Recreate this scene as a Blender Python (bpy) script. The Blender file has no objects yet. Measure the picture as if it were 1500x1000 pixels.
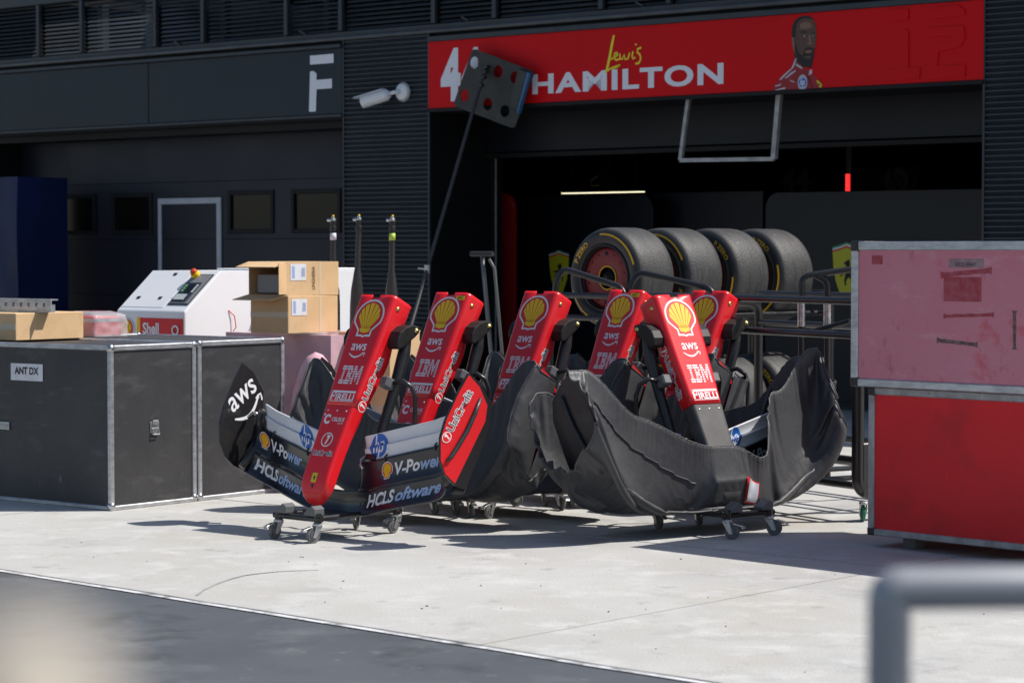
import bpy, bmesh, math, random
from mathutils import Vector, Matrix, noise
from mathutils.geometry import tessellate_polygon
R = math.radians
random.seed(7)
sc = bpy.context.scene
# ------------------------------------------------------------------ camera
F_PX, EYE = 3542.0, 1.55
PITCH = math.atan(135 / F_PX)
cam_data = bpy.data.cameras.new('camera')
cam = bpy.data.objects.new('camera', cam_data)
sc.collection.objects.link(cam)
cam.location = (0, 0, EYE)
cam.rotation_euler = (R(90) - PITCH, 0, 0)
cam_data.sensor_width = 36
cam_data.lens = F_PX / 1500 * 36
cam_data.clip_start, cam_data.clip_end = 0.05, 3000
cam_data.dof.use_dof = True
cam_data.dof.focus_distance = 13.5
cam_data.dof.aperture_fstop = 4.5
sc.camera = cam
# ------------------------------------------------------------------ sky and sun
SUN_EL, SUN_AZ = R(54), R(3)          # azimuth measured from +X towards +Y
sdir = Vector((math.cos(SUN_EL) * math.cos(SUN_AZ), math.cos(SUN_EL) * math.sin(SUN_AZ), math.sin(SUN_EL)))
world = bpy.data.worlds.new('World'); sc.world = world; world.use_nodes = True
wn = world.node_tree.nodes; wn.clear()
sky = wn.new('ShaderNodeTexSky'); sky.sky_type = 'NISHITA'; sky.sun_disc = False
sky.sun_elevation = SUN_EL; sky.sun_rotation = R(90) - SUN_AZ
bg = wn.new('ShaderNodeBackground'); bg.inputs['Strength'].default_value = 0.10
wo = wn.new('ShaderNodeOutputWorld')
world.node_tree.links.new(sky.outputs[0], bg.inputs[0]); world.node_tree.links.new(bg.outputs[0], wo.inputs[0])
sl = bpy.data.lights.new('sun', 'SUN'); sl.energy = 5.0; sl.angle = R(0.53); sl.color = (1, .955, .89)
so = bpy.data.objects.new('sun', sl); sc.collection.objects.link(so)
so.rotation_euler = sdir.to_track_quat('Z', 'Y').to_euler(); so.location = sdir * 60
sc.view_settings.view_transform = 'Standard'; sc.view_settings.look = 'None'
sc.view_settings.exposure = 0.06; sc.view_settings.gamma = 1.0; sc.view_settings.use_curve_mapping = False
sc.cycles.use_denoising = True
sc.cycles.max_bounces = 6

# ------------------------------------------------------------------ pixel helpers (a pixel gives a direction only)
CAMP = Vector((0, 0, EYE))
def ray(px, py):
    x = (px - 750) / F_PX; y = (500 - py) / F_PX
    return Vector((x, math.cos(PITCH) + y * math.sin(PITCH), -math.sin(PITCH) + y * math.cos(PITCH)))
def G(px, py, z=0.0):
    d = ray(px, py); return CAMP + d * ((z - EYE) / d.z)
def at_depth(px, py, D):
    d = ray(px, py); return CAMP + d * (D / d.y)
YAW = math.atan2(-.658, .753)
U = Vector((math.cos(YAW), math.sin(YAW), 0)); N = Vector((-math.sin(YAW), math.cos(YAW), 0))
_d = ray(1040, 139); FC = (CAMP + _d * ((3.0 - EYE) / _d.z)).dot(N)
def fac(px, py, y=0.0):
    "pixel to (s, z) on the plane y metres inside the facade"
    d = ray(px, py); P = CAMP + d * ((FC + y) / d.dot(N)); return P.dot(U), P.z
def FW(s, y, z=0.0): return U * s + N * (FC + y) + Vector((0, 0, z))

# ------------------------------------------------------------------ object helpers
COL = sc.collection
def tag(o, label, cat, group=None):
    o['label'] = label; o['category'] = cat
    if group: o['group'] = group
    return o
def thing(name, label, cat, loc=(0, 0, 0), rotz=0.0, group=None, rot=None):
    o = bpy.data.objects.new(name, None); COL.objects.link(o)
    o.empty_display_size = .1
    o.location = loc; o.rotation_euler = rot if rot else (0, 0, rotz)
    return tag(o, label, cat, group)
def copy_tree(o, parent=None):
    c = o.copy(); COL.objects.link(c); c.parent = parent
    for ch in list(o.children): copy_tree(ch, c)
    return c
class MB:
    def __init__(s): s.v = []; s.f = []; s.m = []; s.mi = 0
    def add(s, vs, fs):
        k = len(s.v); s.v += [tuple(p) for p in vs]; s.f += [tuple(i + k for i in f) for f in fs]; s.m += [s.mi] * len(fs); return s
    def box(s, a, b, rot=None, piv=None):
        x0, y0, z0 = a; x1, y1, z1 = b
        vs = [Vector(p) for p in ((x0,y0,z0),(x1,y0,z0),(x1,y1,z0),(x0,y1,z0),(x0,y0,z1),(x1,y0,z1),(x1,y1,z1),(x0,y1,z1))]
        if rot is not None:
            c = Vector(piv) if piv else (Vector(a) + Vector(b)) / 2
            vs = [c + rot @ (p - c) for p in vs]
        return s.add(vs, [(0,3,2,1),(4,5,6,7),(0,1,5,4),(1,2,6,5),(2,3,7,6),(3,0,4,7)])
    def tube(s, pts, r, seg=10, cap=True, flat=1.0):
        pts = [Vector(p) for p in pts]; rs = r if isinstance(r, (list, tuple)) else [r] * len(pts)
        vs = []; fs = []; ref = None
        for i, p in enumerate(pts):
            t = (pts[min(i+1, len(pts)-1)] - pts[max(i-1, 0)]).normalized()
            if ref is None: ref = t.orthogonal().normalized()
            ref = (ref - t * ref.dot(t)).normalized(); b = t.cross(ref)
            for k in range(seg):
                a = 2 * math.pi * k / seg
                vs.append(p + (ref * math.cos(a) + b * math.sin(a) * flat) * rs[i])
        for i in range(len(pts) - 1):
            for k in range(seg):
                k2 = (k + 1) % seg
                fs.append((i*seg+k, i*seg+k2, (i+1)*seg+k2, (i+1)*seg+k))
        if cap:
            fs.append(tuple(reversed(range(seg)))); fs.append(tuple(range((len(pts)-1)*seg, len(pts)*seg)))
        return s.add(vs, fs)
    def lathe(s, prof, seg=32, axis='z', c=(0, 0, 0), closed=False):
        vs = []; fs = []; n = len(prof); c = Vector(c)
        for k in range(seg):
            a = 2 * math.pi * k / seg; ca, sa = math.cos(a), math.sin(a)
            for r, h in prof:
                p = {'z': (r*ca, r*sa, h), 'x': (h, r*ca, r*sa), 'y': (r*sa, h, r*ca)}[axis]
                vs.append(c + Vector(p))
        for k in range(seg):
            k2 = (k + 1) % seg
            for i in range(n if closed else n - 1):
                j = (i + 1) % n
                fs.append((k*n+i, k2*n+i, k2*n+j, k*n+j))
        return s.add(vs, fs)
    def prism(s, poly, fmap, t0, t1, holes=()):
        "poly in 2D, fmap(x, y, t) to 3D"
        loops = [list(poly)] + [list(h) for h in holes]
        tri = tessellate_polygon([[Vector((x, y, 0)) for x, y in l] for l in loops])
        flat = [p for l in loops for p in l]; n = len(flat)
        vs = [fmap(x, y, t0) for x, y in flat] + [fmap(x, y, t1) for x, y in flat]
        fs = [tuple(t) for t in tri] + [tuple(n + i for i in reversed(t)) for t in tri]
        k = 0
        for l in loops:
            for i in range(len(l)):
                j = (i + 1) % len(l); fs.append((k+i, k+j, n+k+j, n+k+i))
            k += len(l)
        return s.add(vs, fs)
    def grid(s, nu, nv, f):
        vs = [f(i / (nu-1), j / (nv-1)) for i in range(nu) for j in range(nv)]
        fs = [(i*nv+j, (i+1)*nv+j, (i+1)*nv+j+1, i*nv+j+1) for i in range(nu-1) for j in range(nv-1)]
        return s.add(vs, fs)
    def build(s, name, mats, parent=None, smooth=False, bevel=0, seg=1, solid=0, soff=0, loc=None, rotz=None, fix=True, auto=None):
        me = bpy.data.meshes.new(name); me.from_pydata(s.v, [], s.f)
        if fix:
            bm = bmesh.new(); bm.from_mesh(me)
            bmesh.ops.recalc_face_normals(bm, faces=bm.faces); bm.to_mesh(me); bm.free()
        if not isinstance(mats, (list, tuple)): mats = [mats]
        for m in mats: me.materials.append(MAT[m])
        if len(mats) > 1:
            for p, mi in zip(me.polygons, s.m): p.material_index = mi
        o = bpy.data.objects.new(name, me); COL.objects.link(o); o.parent = parent
        if loc is not None: o.location = loc
        if rotz is not None: o.rotation_euler = (0, 0, rotz)
        if smooth:
            for p in me.polygons: p.use_smooth = True
            if auto is not None:
                try: me.set_sharp_from_angle(angle=R(auto))
                except Exception: pass
        if bevel:
            b = o.modifiers.new('bevel', 'BEVEL'); b.width = bevel; b.segments = seg; b.limit_method = 'ANGLE'; b.angle_limit = R(40)
        if solid:
            b = o.modifiers.new('solid', 'SOLIDIFY'); b.thickness = solid; b.offset = soff
        return o
def tree_box(name, a, b, m, parent, bevel=0.0, **k):
    return MB().box(a, b).build(name, m, parent, bevel=bevel, **k)

# ------------------------------------------------------------------ materials
MAT = {}
def mat(name, c, r=.5, m=0.0, c2=None, scale=4.0, lo=.4, hi=.62, detail=6, stretch=(1,1,1), bump=0.0, bscale=60.0, coat=0.0, spec=.5,
        rvar=0.0, emit=None, estr=1.0, alpha=None, sheen=0.0, trans=0.0, spots=None, world_co=False, crease=None):
    mt = bpy.data.materials.new(name); mt.use_nodes = True; MAT[name] = mt
    nt = mt.node_tree; nd = nt.nodes; L = nt.links.new; b = nd['Principled BSDF']
    b.inputs['Base Color'].default_value = (*c, 1); b.inputs['Roughness'].default_value = r; b.inputs['Metallic'].default_value = m
    b.inputs['Specular IOR Level'].default_value = spec
    b.inputs['Coat Weight'].default_value = coat; b.inputs['Coat Roughness'].default_value = .12
    b.inputs['Sheen Weight'].default_value = sheen
    b.inputs['Transmission Weight'].default_value = trans
    if emit: b.inputs['Emission Color'].default_value = (*emit, 1); b.inputs['Emission Strength'].default_value = estr
    if alpha is not None: b.inputs['Alpha'].default_value = alpha
    tc = nd.new('ShaderNodeTexCoord'); mp = nd.new('ShaderNodeMapping'); mp.inputs['Scale'].default_value = stretch
    gm = nd.new('ShaderNodeNewGeometry'); src = gm.outputs['Position'] if world_co else tc.outputs['Object']
    L(src, mp.inputs['Vector'])
    def nz(sc_, det, lo_, hi_, rough=.6):
        n = nd.new('ShaderNodeTexNoise'); n.inputs['Scale'].default_value = sc_; n.inputs['Detail'].default_value = det; n.inputs['Roughness'].default_value = rough
        L(mp.outputs[0], n.inputs['Vector'])
        rp = nd.new('ShaderNodeMapRange'); rp.inputs['From Min'].default_value = lo_; rp.inputs['From Max'].default_value = hi_
        L(n.outputs['Fac'], rp.inputs['Value']); return rp.outputs[0]
    col = None
    if c2:
        mx = nd.new('ShaderNodeMix'); mx.data_type = 'RGBA'; mx.inputs['A'].default_value = (*c, 1); mx.inputs['B'].default_value = (*c2, 1)
        L(nz(scale, detail, lo, hi), mx.inputs['Factor']); col = mx.outputs['Result']
    for sp in (spots or []):          # (colour, scale, lo, hi, stretch)
        mp2 = nd.new('ShaderNodeMapping'); mp2.inputs['Scale'].default_value = sp[4]; mp2.inputs['Location'].default_value = (sp[1] * 3.1, 7.7, sp[2] * 9)
        L(src, mp2.inputs['Vector'])
        n = nd.new('ShaderNodeTexNoise'); n.inputs['Scale'].default_value = sp[1]; n.inputs['Detail'].default_value = 5; n.inputs['Roughness'].default_value = .65
        L(mp2.outputs[0], n.inputs['Vector'])
        rp = nd.new('ShaderNodeMapRange'); rp.inputs['From Min'].default_value = sp[2]; rp.inputs['From Max'].default_value = sp[3]
        L(n.outputs['Fac'], rp.inputs['Value'])
        mx = nd.new('ShaderNodeMix'); mx.data_type = 'RGBA'; mx.inputs['B'].default_value = (*sp[0], 1)
        if col is not None: L(col, mx.inputs['A'])
        else: mx.inputs['A'].default_value = (*c, 1)
        L(rp.outputs[0], mx.inputs['Factor']); col = mx.outputs['Result']
    if col is not None: L(col, b.inputs['Base Color'])
    if rvar:
        rp = nd.new('ShaderNodeMapRange'); rp.inputs['To Min'].default_value = max(.02, r - rvar); rp.inputs['To Max'].default_value = min(1, r + rvar)
        L(nz(scale * 2.3, 5, .3, .7), rp.inputs['Value']); L(rp.outputs[0], b.inputs['Roughness'])
    if crease:        # (scale, distance, stretch): crumpled cloth
        hs = []
        for k_, rot_ in ((1.0, .5), (1.9, -.7)):
            m3 = nd.new('ShaderNodeMapping'); m3.inputs['Scale'].default_value = crease[2]; m3.inputs['Rotation'].default_value = (0, rot_, 0); L(tc.outputs['Object'], m3.inputs['Vector'])
            n = nd.new('ShaderNodeTexNoise'); n.inputs['Scale'].default_value = crease[0] * k_; n.inputs['Detail'].default_value = 2.5; n.inputs['Roughness'].default_value = .45
            n.inputs['Distortion'].default_value = .35
            L(m3.outputs[0], n.inputs['Vector'])
            a_ = nd.new('ShaderNodeMath'); a_.operation = 'SUBTRACT'; a_.inputs[1].default_value = .5; L(n.outputs['Fac'], a_.inputs[0])
            b_ = nd.new('ShaderNodeMath'); b_.operation = 'ABSOLUTE'; L(a_.outputs[0], b_.inputs[0])
            c_ = nd.new('ShaderNodeMath'); c_.operation = 'MULTIPLY'; c_.inputs[1].default_value = -1.0 / k_; L(b_.outputs[0], c_.inputs[0]); hs.append(c_.outputs[0])
        s_ = nd.new('ShaderNodeMath'); s_.operation = 'ADD'; L(hs[0], s_.inputs[0]); L(hs[1], s_.inputs[1])
        bp = nd.new('ShaderNodeBump'); bp.inputs['Strength'].default_value = 1.0; bp.inputs['Distance'].default_value = crease[1]
        L(s_.outputs[0], bp.inputs['Height']); L(bp.outputs[0], b.inputs['Normal'])
    if bump and not crease:
        n = nd.new('ShaderNodeTexNoise'); n.inputs['Scale'].default_value = bscale; n.inputs['Detail'].default_value = 4
        L(mp.outputs[0], n.inputs['Vector'])
        bp = nd.new('ShaderNodeBump'); bp.inputs['Strength'].default_value = bump; bp.inputs['Distance'].default_value = .01
        L(n.outputs['Fac'], bp.inputs['Height']); L(bp.outputs[0], b.inputs['Normal'])
    return mt
mat('concrete', (.50, .495, .475), .85, world_co=True, c2=(.42, .415, .40), scale=.5, lo=.36, hi=.66, bump=.3, bscale=70, spec=.3,
    spots=[((.34, .338, .33), 1.7, .54, .74, (1, 1, 1)), ((.44, .425, .39), .7, .50, .68, (1.6, 1, 1)), ((.55, .545, .53), 3.2, .52, .70, (1, 1, 1)), ((.26, .26, .255), 4.5, .62, .78, (1, 1, 1)), ((.28, .28, .275), 42.0, .64, .74, (1, 1, 1)), ((.16, .155, .15), 150.0, .66, .72, (1, 1, 1))])
mat('rubber_mark', (.30, .295, .285), .9, c2=(.42, .415, .40), scale=9, world_co=True)
mat('joint', (.16, .155, .15), .95, c2=(.24, .23, .22), scale=3)
mat('asphalt', (.072, .081, .094), .78, c2=(.10, .11, .123), scale=.8, lo=.35, hi=.7, bump=.35, bscale=220, spec=.35, world_co=True,
    spots=[((.14, .15, .162), 1.6, .50, .72, (1, 1, 1)), ((.045, .05, .058), 2.6, .54, .74, (1, 1, 1)), ((.16, .17, .18), 9, .62, .74, (1, 1, 1))])
mat('line_white', (.66, .67, .69), .7, c2=(.16, .165, .17), scale=6, lo=.47, hi=.62, world_co=True)
mat('dirt_line', (.07, .07, .075), .9, c2=(.22, .22, .21), scale=5)
mat('earth', (.12, .12, .12), .9, c2=(.16, .155, .15), scale=.05)
# building
mat('fascia', (.009, .017, .026), .45, c2=(.011, .020, .030), scale=1.2, spec=.35)
mat('trim_dark', (.018, .023, .032), .4, c2=(.025, .031, .041), scale=3)
mat('cladding', (.017, .023, .032), .40, c2=(.022, .029, .038), scale=2, spec=.5)
mat('slat', (.045, .055, .066), .4, c2=(.07, .08, .09), scale=2)
mat('door_paint', (.010, .011, .020), .45, c2=(.013, .014, .025), scale=.7, rvar=.08, spec=.35)
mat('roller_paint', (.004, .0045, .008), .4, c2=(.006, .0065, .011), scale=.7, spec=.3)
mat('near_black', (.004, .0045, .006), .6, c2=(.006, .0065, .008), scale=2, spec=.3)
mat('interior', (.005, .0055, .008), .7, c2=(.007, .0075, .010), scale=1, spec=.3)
mat('navy_panel', (.004, .005, .010), .42, c2=(.005, .0065, .012), scale=1, spec=.35)
mat('grey_frame', (.42, .44, .50), .45, c2=(.36, .38, .44), scale=6)
mat('glass_dark', (.005, .005, .005), .15, spec=.3, c2=(.008, .007, .006), scale=2.2)
mat('sign_red', (.62, .004, .008), .5, c2=(.58, .004, .008), scale=.8, spec=.15)
mat('sign_white', (.72, .74, .80), .5)
mat('print_yellow', (.82, .68, .02), .5)
mat('skin_brown', (.085, .042, .028), .6, c2=(.11, .055, .037), scale=30)
mat('skin_light', (.20, .11, .075), .6)
mat('print_black', (.008, .007, .008), .6)
mat('print_suit', (.26, .010, .018), .6, c2=(.32, .012, .022), scale=14)
mat('print_blue', (.01, .06, .36), .5)
mat('print_grey', (.45, .45, .5), .5)
mat('garage_floor', (.10, .105, .11), .4, c2=(.13, .135, .14), scale=1)
mat('dark_red', (.22, .003, .006), .45)
mat('tube_light', (.9, .9, .75), .5, emit=(1, .93, .62), estr=1.6)
mat('red_light', (.9, .05, .05), .5, emit=(1, .03, .03), estr=1.3)
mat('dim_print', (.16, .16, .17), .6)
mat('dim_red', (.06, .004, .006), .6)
mat('horse_yellow', (.62, .58, .02), .5)
mat('horse_green', (.02, .28, .12), .5)
# equipment
mat('carbon', (.012, .012, .013), .36, c2=(.020, .020, .022), scale=70, lo=.35, hi=.65, coat=.3, spec=.5)
mat('carbon_matt', (.022, .022, .023), .42, c2=(.034, .033, .033), scale=40, lo=.35, hi=.65, coat=.15)
mat('carbon_tip', (.075, .072, .070), .5, c2=(.05, .049, .05), scale=9, spots=[((.13, .105, .085), 4, .55, .7, (1, 1, .4))])
mat('wing_navy', (.007, .009, .017), .26, c2=(.010, .012, .021), scale=12, coat=.4)
mat('race_red', (.74, .008, .016), .38, c2=(.71, .008, .015), scale=2, coat=.25, spec=.45)
mat('race_red_matt', (.66, .012, .018), .45)
mat('wing_white', (.74, .76, .80), .38, c2=(.68, .70, .75), scale=8, coat=.2)
mat('white_ink', (.80, .80, .82), .5)
mat('black_ink', (.012, .012, .013), .45)
mat('red_ink', (.70, .02, .016), .45)
mat('yellow_ink', (.95, .56, .006), .45)
mat('blue_ink', (.012, .13, .50), .45)
mat('pale_blue_ink', (.33, .44, .68), .45)
mat('brass', (.75, .62, .22), .35, 1.0)
mat('steel', (.62, .62, .62), .32, 1.0, c2=(.42, .42, .43), scale=30, rvar=.12)
mat('zinc', (.55, .56, .57), .42, .85, c2=(.40, .41, .42), scale=14, rvar=.12)
mat('alu', (.58, .59, .61), .42, .75, c2=(.42, .43, .45), scale=9, stretch=(1, 1, 3), rvar=.12, spots=[((.2, .2, .2), 26, .66, .76, (1, 1, .5))])
mat('alu_dull', (.40, .40, .41), .55, .45, c2=(.28, .275, .27), scale=11, rvar=.1, spots=[((.16, .12, .09), 18, .66, .76, (1, 1, 1))])
mat('black_paint', (.014, .014, .015), .35, c2=(.02, .02, .021), scale=8, coat=.1, rvar=.08)
mat('grey_plastic', (.11, .115, .12), .5)
mat('rubber', (.02, .02, .021), .7)
mat('wheel_grey', (.10, .10, .105), .5, c2=(.15, .15, .155), scale=20)
mat('wheel_green', (.02, .16, .10), .5)
mat('fabric', (.054, .055, .059), .5, c2=(.045, .046, .050), scale=5, spec=.45, crease=(6.0, .010, (1.0, 1.0, .7)))
mat('fabric_edge', (.06, .06, .064), .45)
mat('label_white', (.74, .75, .80), .6, c2=(.66, .66, .68), scale=12)
mat('label_pouch', (.70, .72, .76), .25, c2=(.55, .58, .68), scale=9)
mat('tyre_tread', (.038, .037, .037), .55, c2=(.058, .057, .056), scale=9, lo=.35, hi=.7, bump=.4, bscale=80, spec=.45, spots=[((.18, .175, .17), 24, .64, .76, (1, 1, 1)), ((.025, .025, .025), 5, .5, .66, (6, 1, 1))])
mat('tyre_side', (.012, .013, .015), .5, c2=(.02, .021, .023), scale=20)
mat('tyre_yellow', (.70, .40, .01), .55)
mat('rim_dark', (.02, .02, .022), .35)
mat('rim_red', (.20, .006, .008), .45)
mat('pad_dark', (.008, .0075, .0075), .5, c2=(.014, .012, .012), scale=30, spec=.35)
mat('case_black', (.034, .034, .037), .55, c2=(.046, .045, .047), scale=3, bump=.2, bscale=160,
    spots=[((.085, .085, .085), 3.5, .56, .78, (1, 1, 3)), ((.16, .155, .14), 22, .68, .78, (1, 1, .3)), ((.22, .215, .21), 12, .70, .75, (3, 3, .4))])
mat('case_pink', (.60, .19, .245), .62, c2=(.62, .235, .29), scale=2.2, lo=.3, hi=.7, bump=.1, bscale=120,
    spots=[((.60, .10, .14), 4.5, .60, .72, (1, 1, 1)), ((.46, .13, .17), 9, .62, .72, (1, 1, .5)), ((.64, .29, .34), 6, .58, .72, (1, 1, 2)), ((.45, .05, .07), 16, .69, .75, (1, 1, .6))])
mat('case_red', (.74, .014, .022), .5, c2=(.66, .014, .020), scale=2, bump=.08, bscale=120, spec=.35, spots=[((.78, .16, .16), 15, .69, .76, (2, 2, .4)), ((.54, .016, .02), 3, .52, .7, (1, 1, 1))])
mat('tape_red', (.36, .035, .05), .6, c2=(.40, .09, .12), scale=20)
mat('tape_brown', (.12, .065, .06), .6, c2=(.2, .12, .12), scale=30, lo=.45, hi=.55)
mat('paper_old', (.34, .24, .25), .7, c2=(.28, .16, .18), scale=20)
mat('machine_white', (.84, .85, .86), .35, c2=(.81, .82, .84), scale=2, coat=.15)
mat('machine_grey', (.22, .23, .24), .4)
mat('screen_dark', (.03, .035, .05), .2)
mat('key_light', (.55, .6, .6), .5)
mat('key_green', (.15, .4, .12), .5)
mat('estop_red', (.65, .05, .01), .35)
mat('estop_yellow', (.85, .55, .01), .4)
mat('cardboard', (.70, .47, .26), .8, c2=(.62, .41, .215), scale=3, bump=.12, bscale=60, spots=[((.5, .32, .16), 7, .60, .76, (1, 1, 1))])
mat('cardboard_shade', (.30, .19, .10), .8, c2=(.26, .165, .09), scale=4)
mat('tape_clear', (.62, .52, .38), .25)
mat('film', (.80, .80, .84), .18, alpha=.38, spec=.6)
mat('film_pink', (.66, .44, .50), .3, c2=(.58, .38, .45), scale=4, coat=.3, bump=.4, bscale=12)
mat('pink_cloth', (.72, .36, .43), .75, c2=(.78, .50, .55), scale=6, bump=.3, bscale=30)
mat('wood', (.30, .20, .11), .8, c2=(.22, .14, .08), scale=6, stretch=(1, 6, 1))
mat('tarp_blue', (.003, .012, .065), .5, c2=(.002, .008, .045), scale=2, spec=.3)
mat('orange', (.75, .17, .01), .5)
mat('green_tape', (.45, .65, .08), .5)
mat('cam_white', (.72, .74, .76), .4)
mat('plate_dark', (.022, .021, .019), .55, c2=(.035, .033, .03), scale=8, spots=[((.08, .075, .07), 20, .68, .78, (1, 1, 1))])
mat('blue_edge', (.03, .12, .25), .4)
mat('rail_paint', (.36, .37, .39), .35, c2=(.38, .39, .41), scale=6, m=.3)
mat('beige', (.52, .46, .38), .7, c2=(.46, .41, .34), scale=4)
mat('debris', (.14, .12, .10), .9)
mat('hand_ink', (.03, .03, .05), .6)

# ------------------------------------------------------------------ flat print: 2D shapes laid on any surface
_tcache = {}
def text2d(s, height=1.0, width=None, bold=0.0, shear=0.0, space=1.0):
    "mesh of a word: cap height = height, centred on x, baseline y=0"
    key = (s, bold, shear, space)
    if key not in _tcache:
        cu = bpy.data.curves.new('t', 'FONT'); cu.body = s; cu.size = 1; cu.offset = bold; cu.shear = shear; cu.space_character = space
        cu.resolution_u = 4; cu.fill_mode = 'FRONT'
        ob = bpy.data.objects.new('t', cu); COL.objects.link(ob)
        dg = bpy.context.evaluated_depsgraph_get()
        me = bpy.data.meshes.new_from_object(ob.evaluated_get(dg))
        vs = [(v.co.x, v.co.y) for v in me.vertices]; fs = [tuple(p.vertices) for p in me.polygons]
        bpy.data.objects.remove(ob); bpy.data.curves.remove(cu); bpy.data.meshes.remove(me)
        _tcache[key] = (vs, fs)
    vs, fs = _tcache[key]
    x0 = min(v[0] for v in vs); x1 = max(v[0] for v in vs)
    k = height / .70
    kx = k if width is None else width / (x1 - x0)
    return [((x - (x0 + x1) / 2) * kx, y * k) for x, y in vs], fs
def poly2d(pts):
    tri = tessellate_polygon([[Vector((x, y, 0)) for x, y in pts]])
    return list(pts), [tuple(t) for t in tri]
def stroke2d(pts, w, taper=None):
    L_, R_ = [], []
    for i, p in enumerate(pts):
        a = Vector(pts[max(i-1, 0)]); b = Vector(pts[min(i+1, len(pts)-1)])
        t = (b - a).normalized(); nn = Vector((-t.y, t.x)); ww = w * (taper[i] if taper else 1) / 2
        L_.append((p[0] + nn.x*ww, p[1] + nn.y*ww)); R_.append((p[0] - nn.x*ww, p[1] - nn.y*ww))
    n = len(pts); vs = L_ + R_
    return vs, [(i, i+1, n+i+1, n+i) for i in range(n-1)]
def circle2d(r, n=24, cx=0, cy=0, ry=None):
    return poly2d([(cx + r*math.cos(2*math.pi*i/n), cy + (ry or r)*math.sin(2*math.pi*i/n)) for i in range(n)])
def rect2d(x0, y0, x1, y1): return [(x0,y0),(x1,y0),(x1,y1),(x0,y1)], [(0,1,2,3)]
def shift(sh, dx, dy, k=1.0, rot=0.0):
    c, s_ = math.cos(rot)*k, math.sin(rot)*k
    return [(dx + x*c - y*s_, dy + x*s_ + y*c) for x, y in sh[0]], sh[1]
class Decal:
    def __init__(s): s.layers = []
    def add(s, shape, m, lift=0): s.layers.append((shape, m, lift)); return s
    def logo(s, dec, dx, dy, k=1.0, rot=0.0):
        for sh, m, l in dec.layers: s.layers.append((shift(sh, dx, dy, k, rot), m, l))
        return s
    def build(s, name, fmap, parent, step=.0007, cut=0.0):
        mb = MB(); ms = []
        for sh, m, l in s.layers:
            if m not in ms: ms.append(m)
            mb.mi = ms.index(m)
            vs, fs = sh
            if cut:
                bm = bmesh.new(); bv = [bm.verts.new((x, y, 0)) for x, y in vs]
                for f in fs:
                    try: bm.faces.new([bv[i] for i in f])
                    except ValueError: pass
                bmesh.ops.triangulate(bm, faces=bm.faces)
                for _ in range(4):
                    ed = [e for e in bm.edges if e.calc_length() > cut]
                    if not ed: break
                    bmesh.ops.subdivide_edges(bm, edges=ed, cuts=1)
                    bmesh.ops.triangulate(bm, faces=[f for f in bm.faces if len(f.verts) > 3])
                bm.verts.index_update()
                vs = [(v.co.x, v.co.y) for v in bm.verts]; fs = [tuple(v.index for v in f.verts) for f in bm.faces]; bm.free()
            mb.add([fmap(x, y, step * (l + 1)) for x, y in vs], fs)
        return mb.build(name, ms, parent, fix=False)
# --- marks (unit sized)
def shell_logo():
    d = Decal()
    def outline(g):
        pts = []
        for i in range(25):
            a = math.radians(-22 + 224 * i / 24)
            pts.append((math.cos(a) * (.47 + g), .06 + math.sin(a) * (.45 + g)))
        return [(.21 + g, -.33 - g*.3), (.21 + g, -.47 - g), (.07, -.47 - g), (.0, -.50 - g), (-.07, -.47 - g), (-.21 - g, -.47 - g), (-.21 - g, -.33 - g*.3)][::1], pts
    def full(g):
        b, p = outline(g)
        return p + b[::-1]
    d.add(poly2d(full(.055)), 'white_ink', 0); d.add(poly2d(full(0)), 'red_ink', 1)
    # yellow scallop: seven ribs from the foot
    for i in range(7):
        a = math.radians(90 + (i - 3) * 27.0); hw = math.radians(10.8)
        r = .40 - .012 * abs(i - 3)
        base = (.0, -.33); c = (0, .05)
        tip = [(c[0] + math.cos(a + hw*t) * r*1.02, c[1] + math.sin(a + hw*t) * r + .012*(1 - t*t)) for t in (-1, -.5, 0, .5, 1)]
        bx = (3 - i) * .036
        d.add(poly2d([(bx + .015, -.30)] + tip + [(bx - .015, -.30)]), 'yellow_ink', 2)
    d.add(poly2d([(-.19, -.30), (-.13, -.22), (.13, -.22), (.19, -.30), (.15, -.40), (.05, -.41), (0, -.44), (-.05, -.41), (-.15, -.40)]), 'yellow_ink', 2)
    return d
def aws_logo(ink='white_ink'):
    d = Decal(); d.add(shift(text2d('aws', .52, 1.0, bold=.012), 0, 0), ink)
    arc = [(-.52 + .98*t, -.17 - .20*math.sin(math.pi*min(1, t*1.05)) ** 1.0) for t in [i/14 for i in range(15)]]
    d.add(stroke2d(arc, .085, [.45 + .6*math.sin(math.pi*i/14)**.7 for i in range(15)]), ink)
    d.add(stroke2d([(.34, -.155), (.44, -.13), (.54, -.14), (.53, -.23), (.50, -.30)], .05), ink)
    return d
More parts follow.
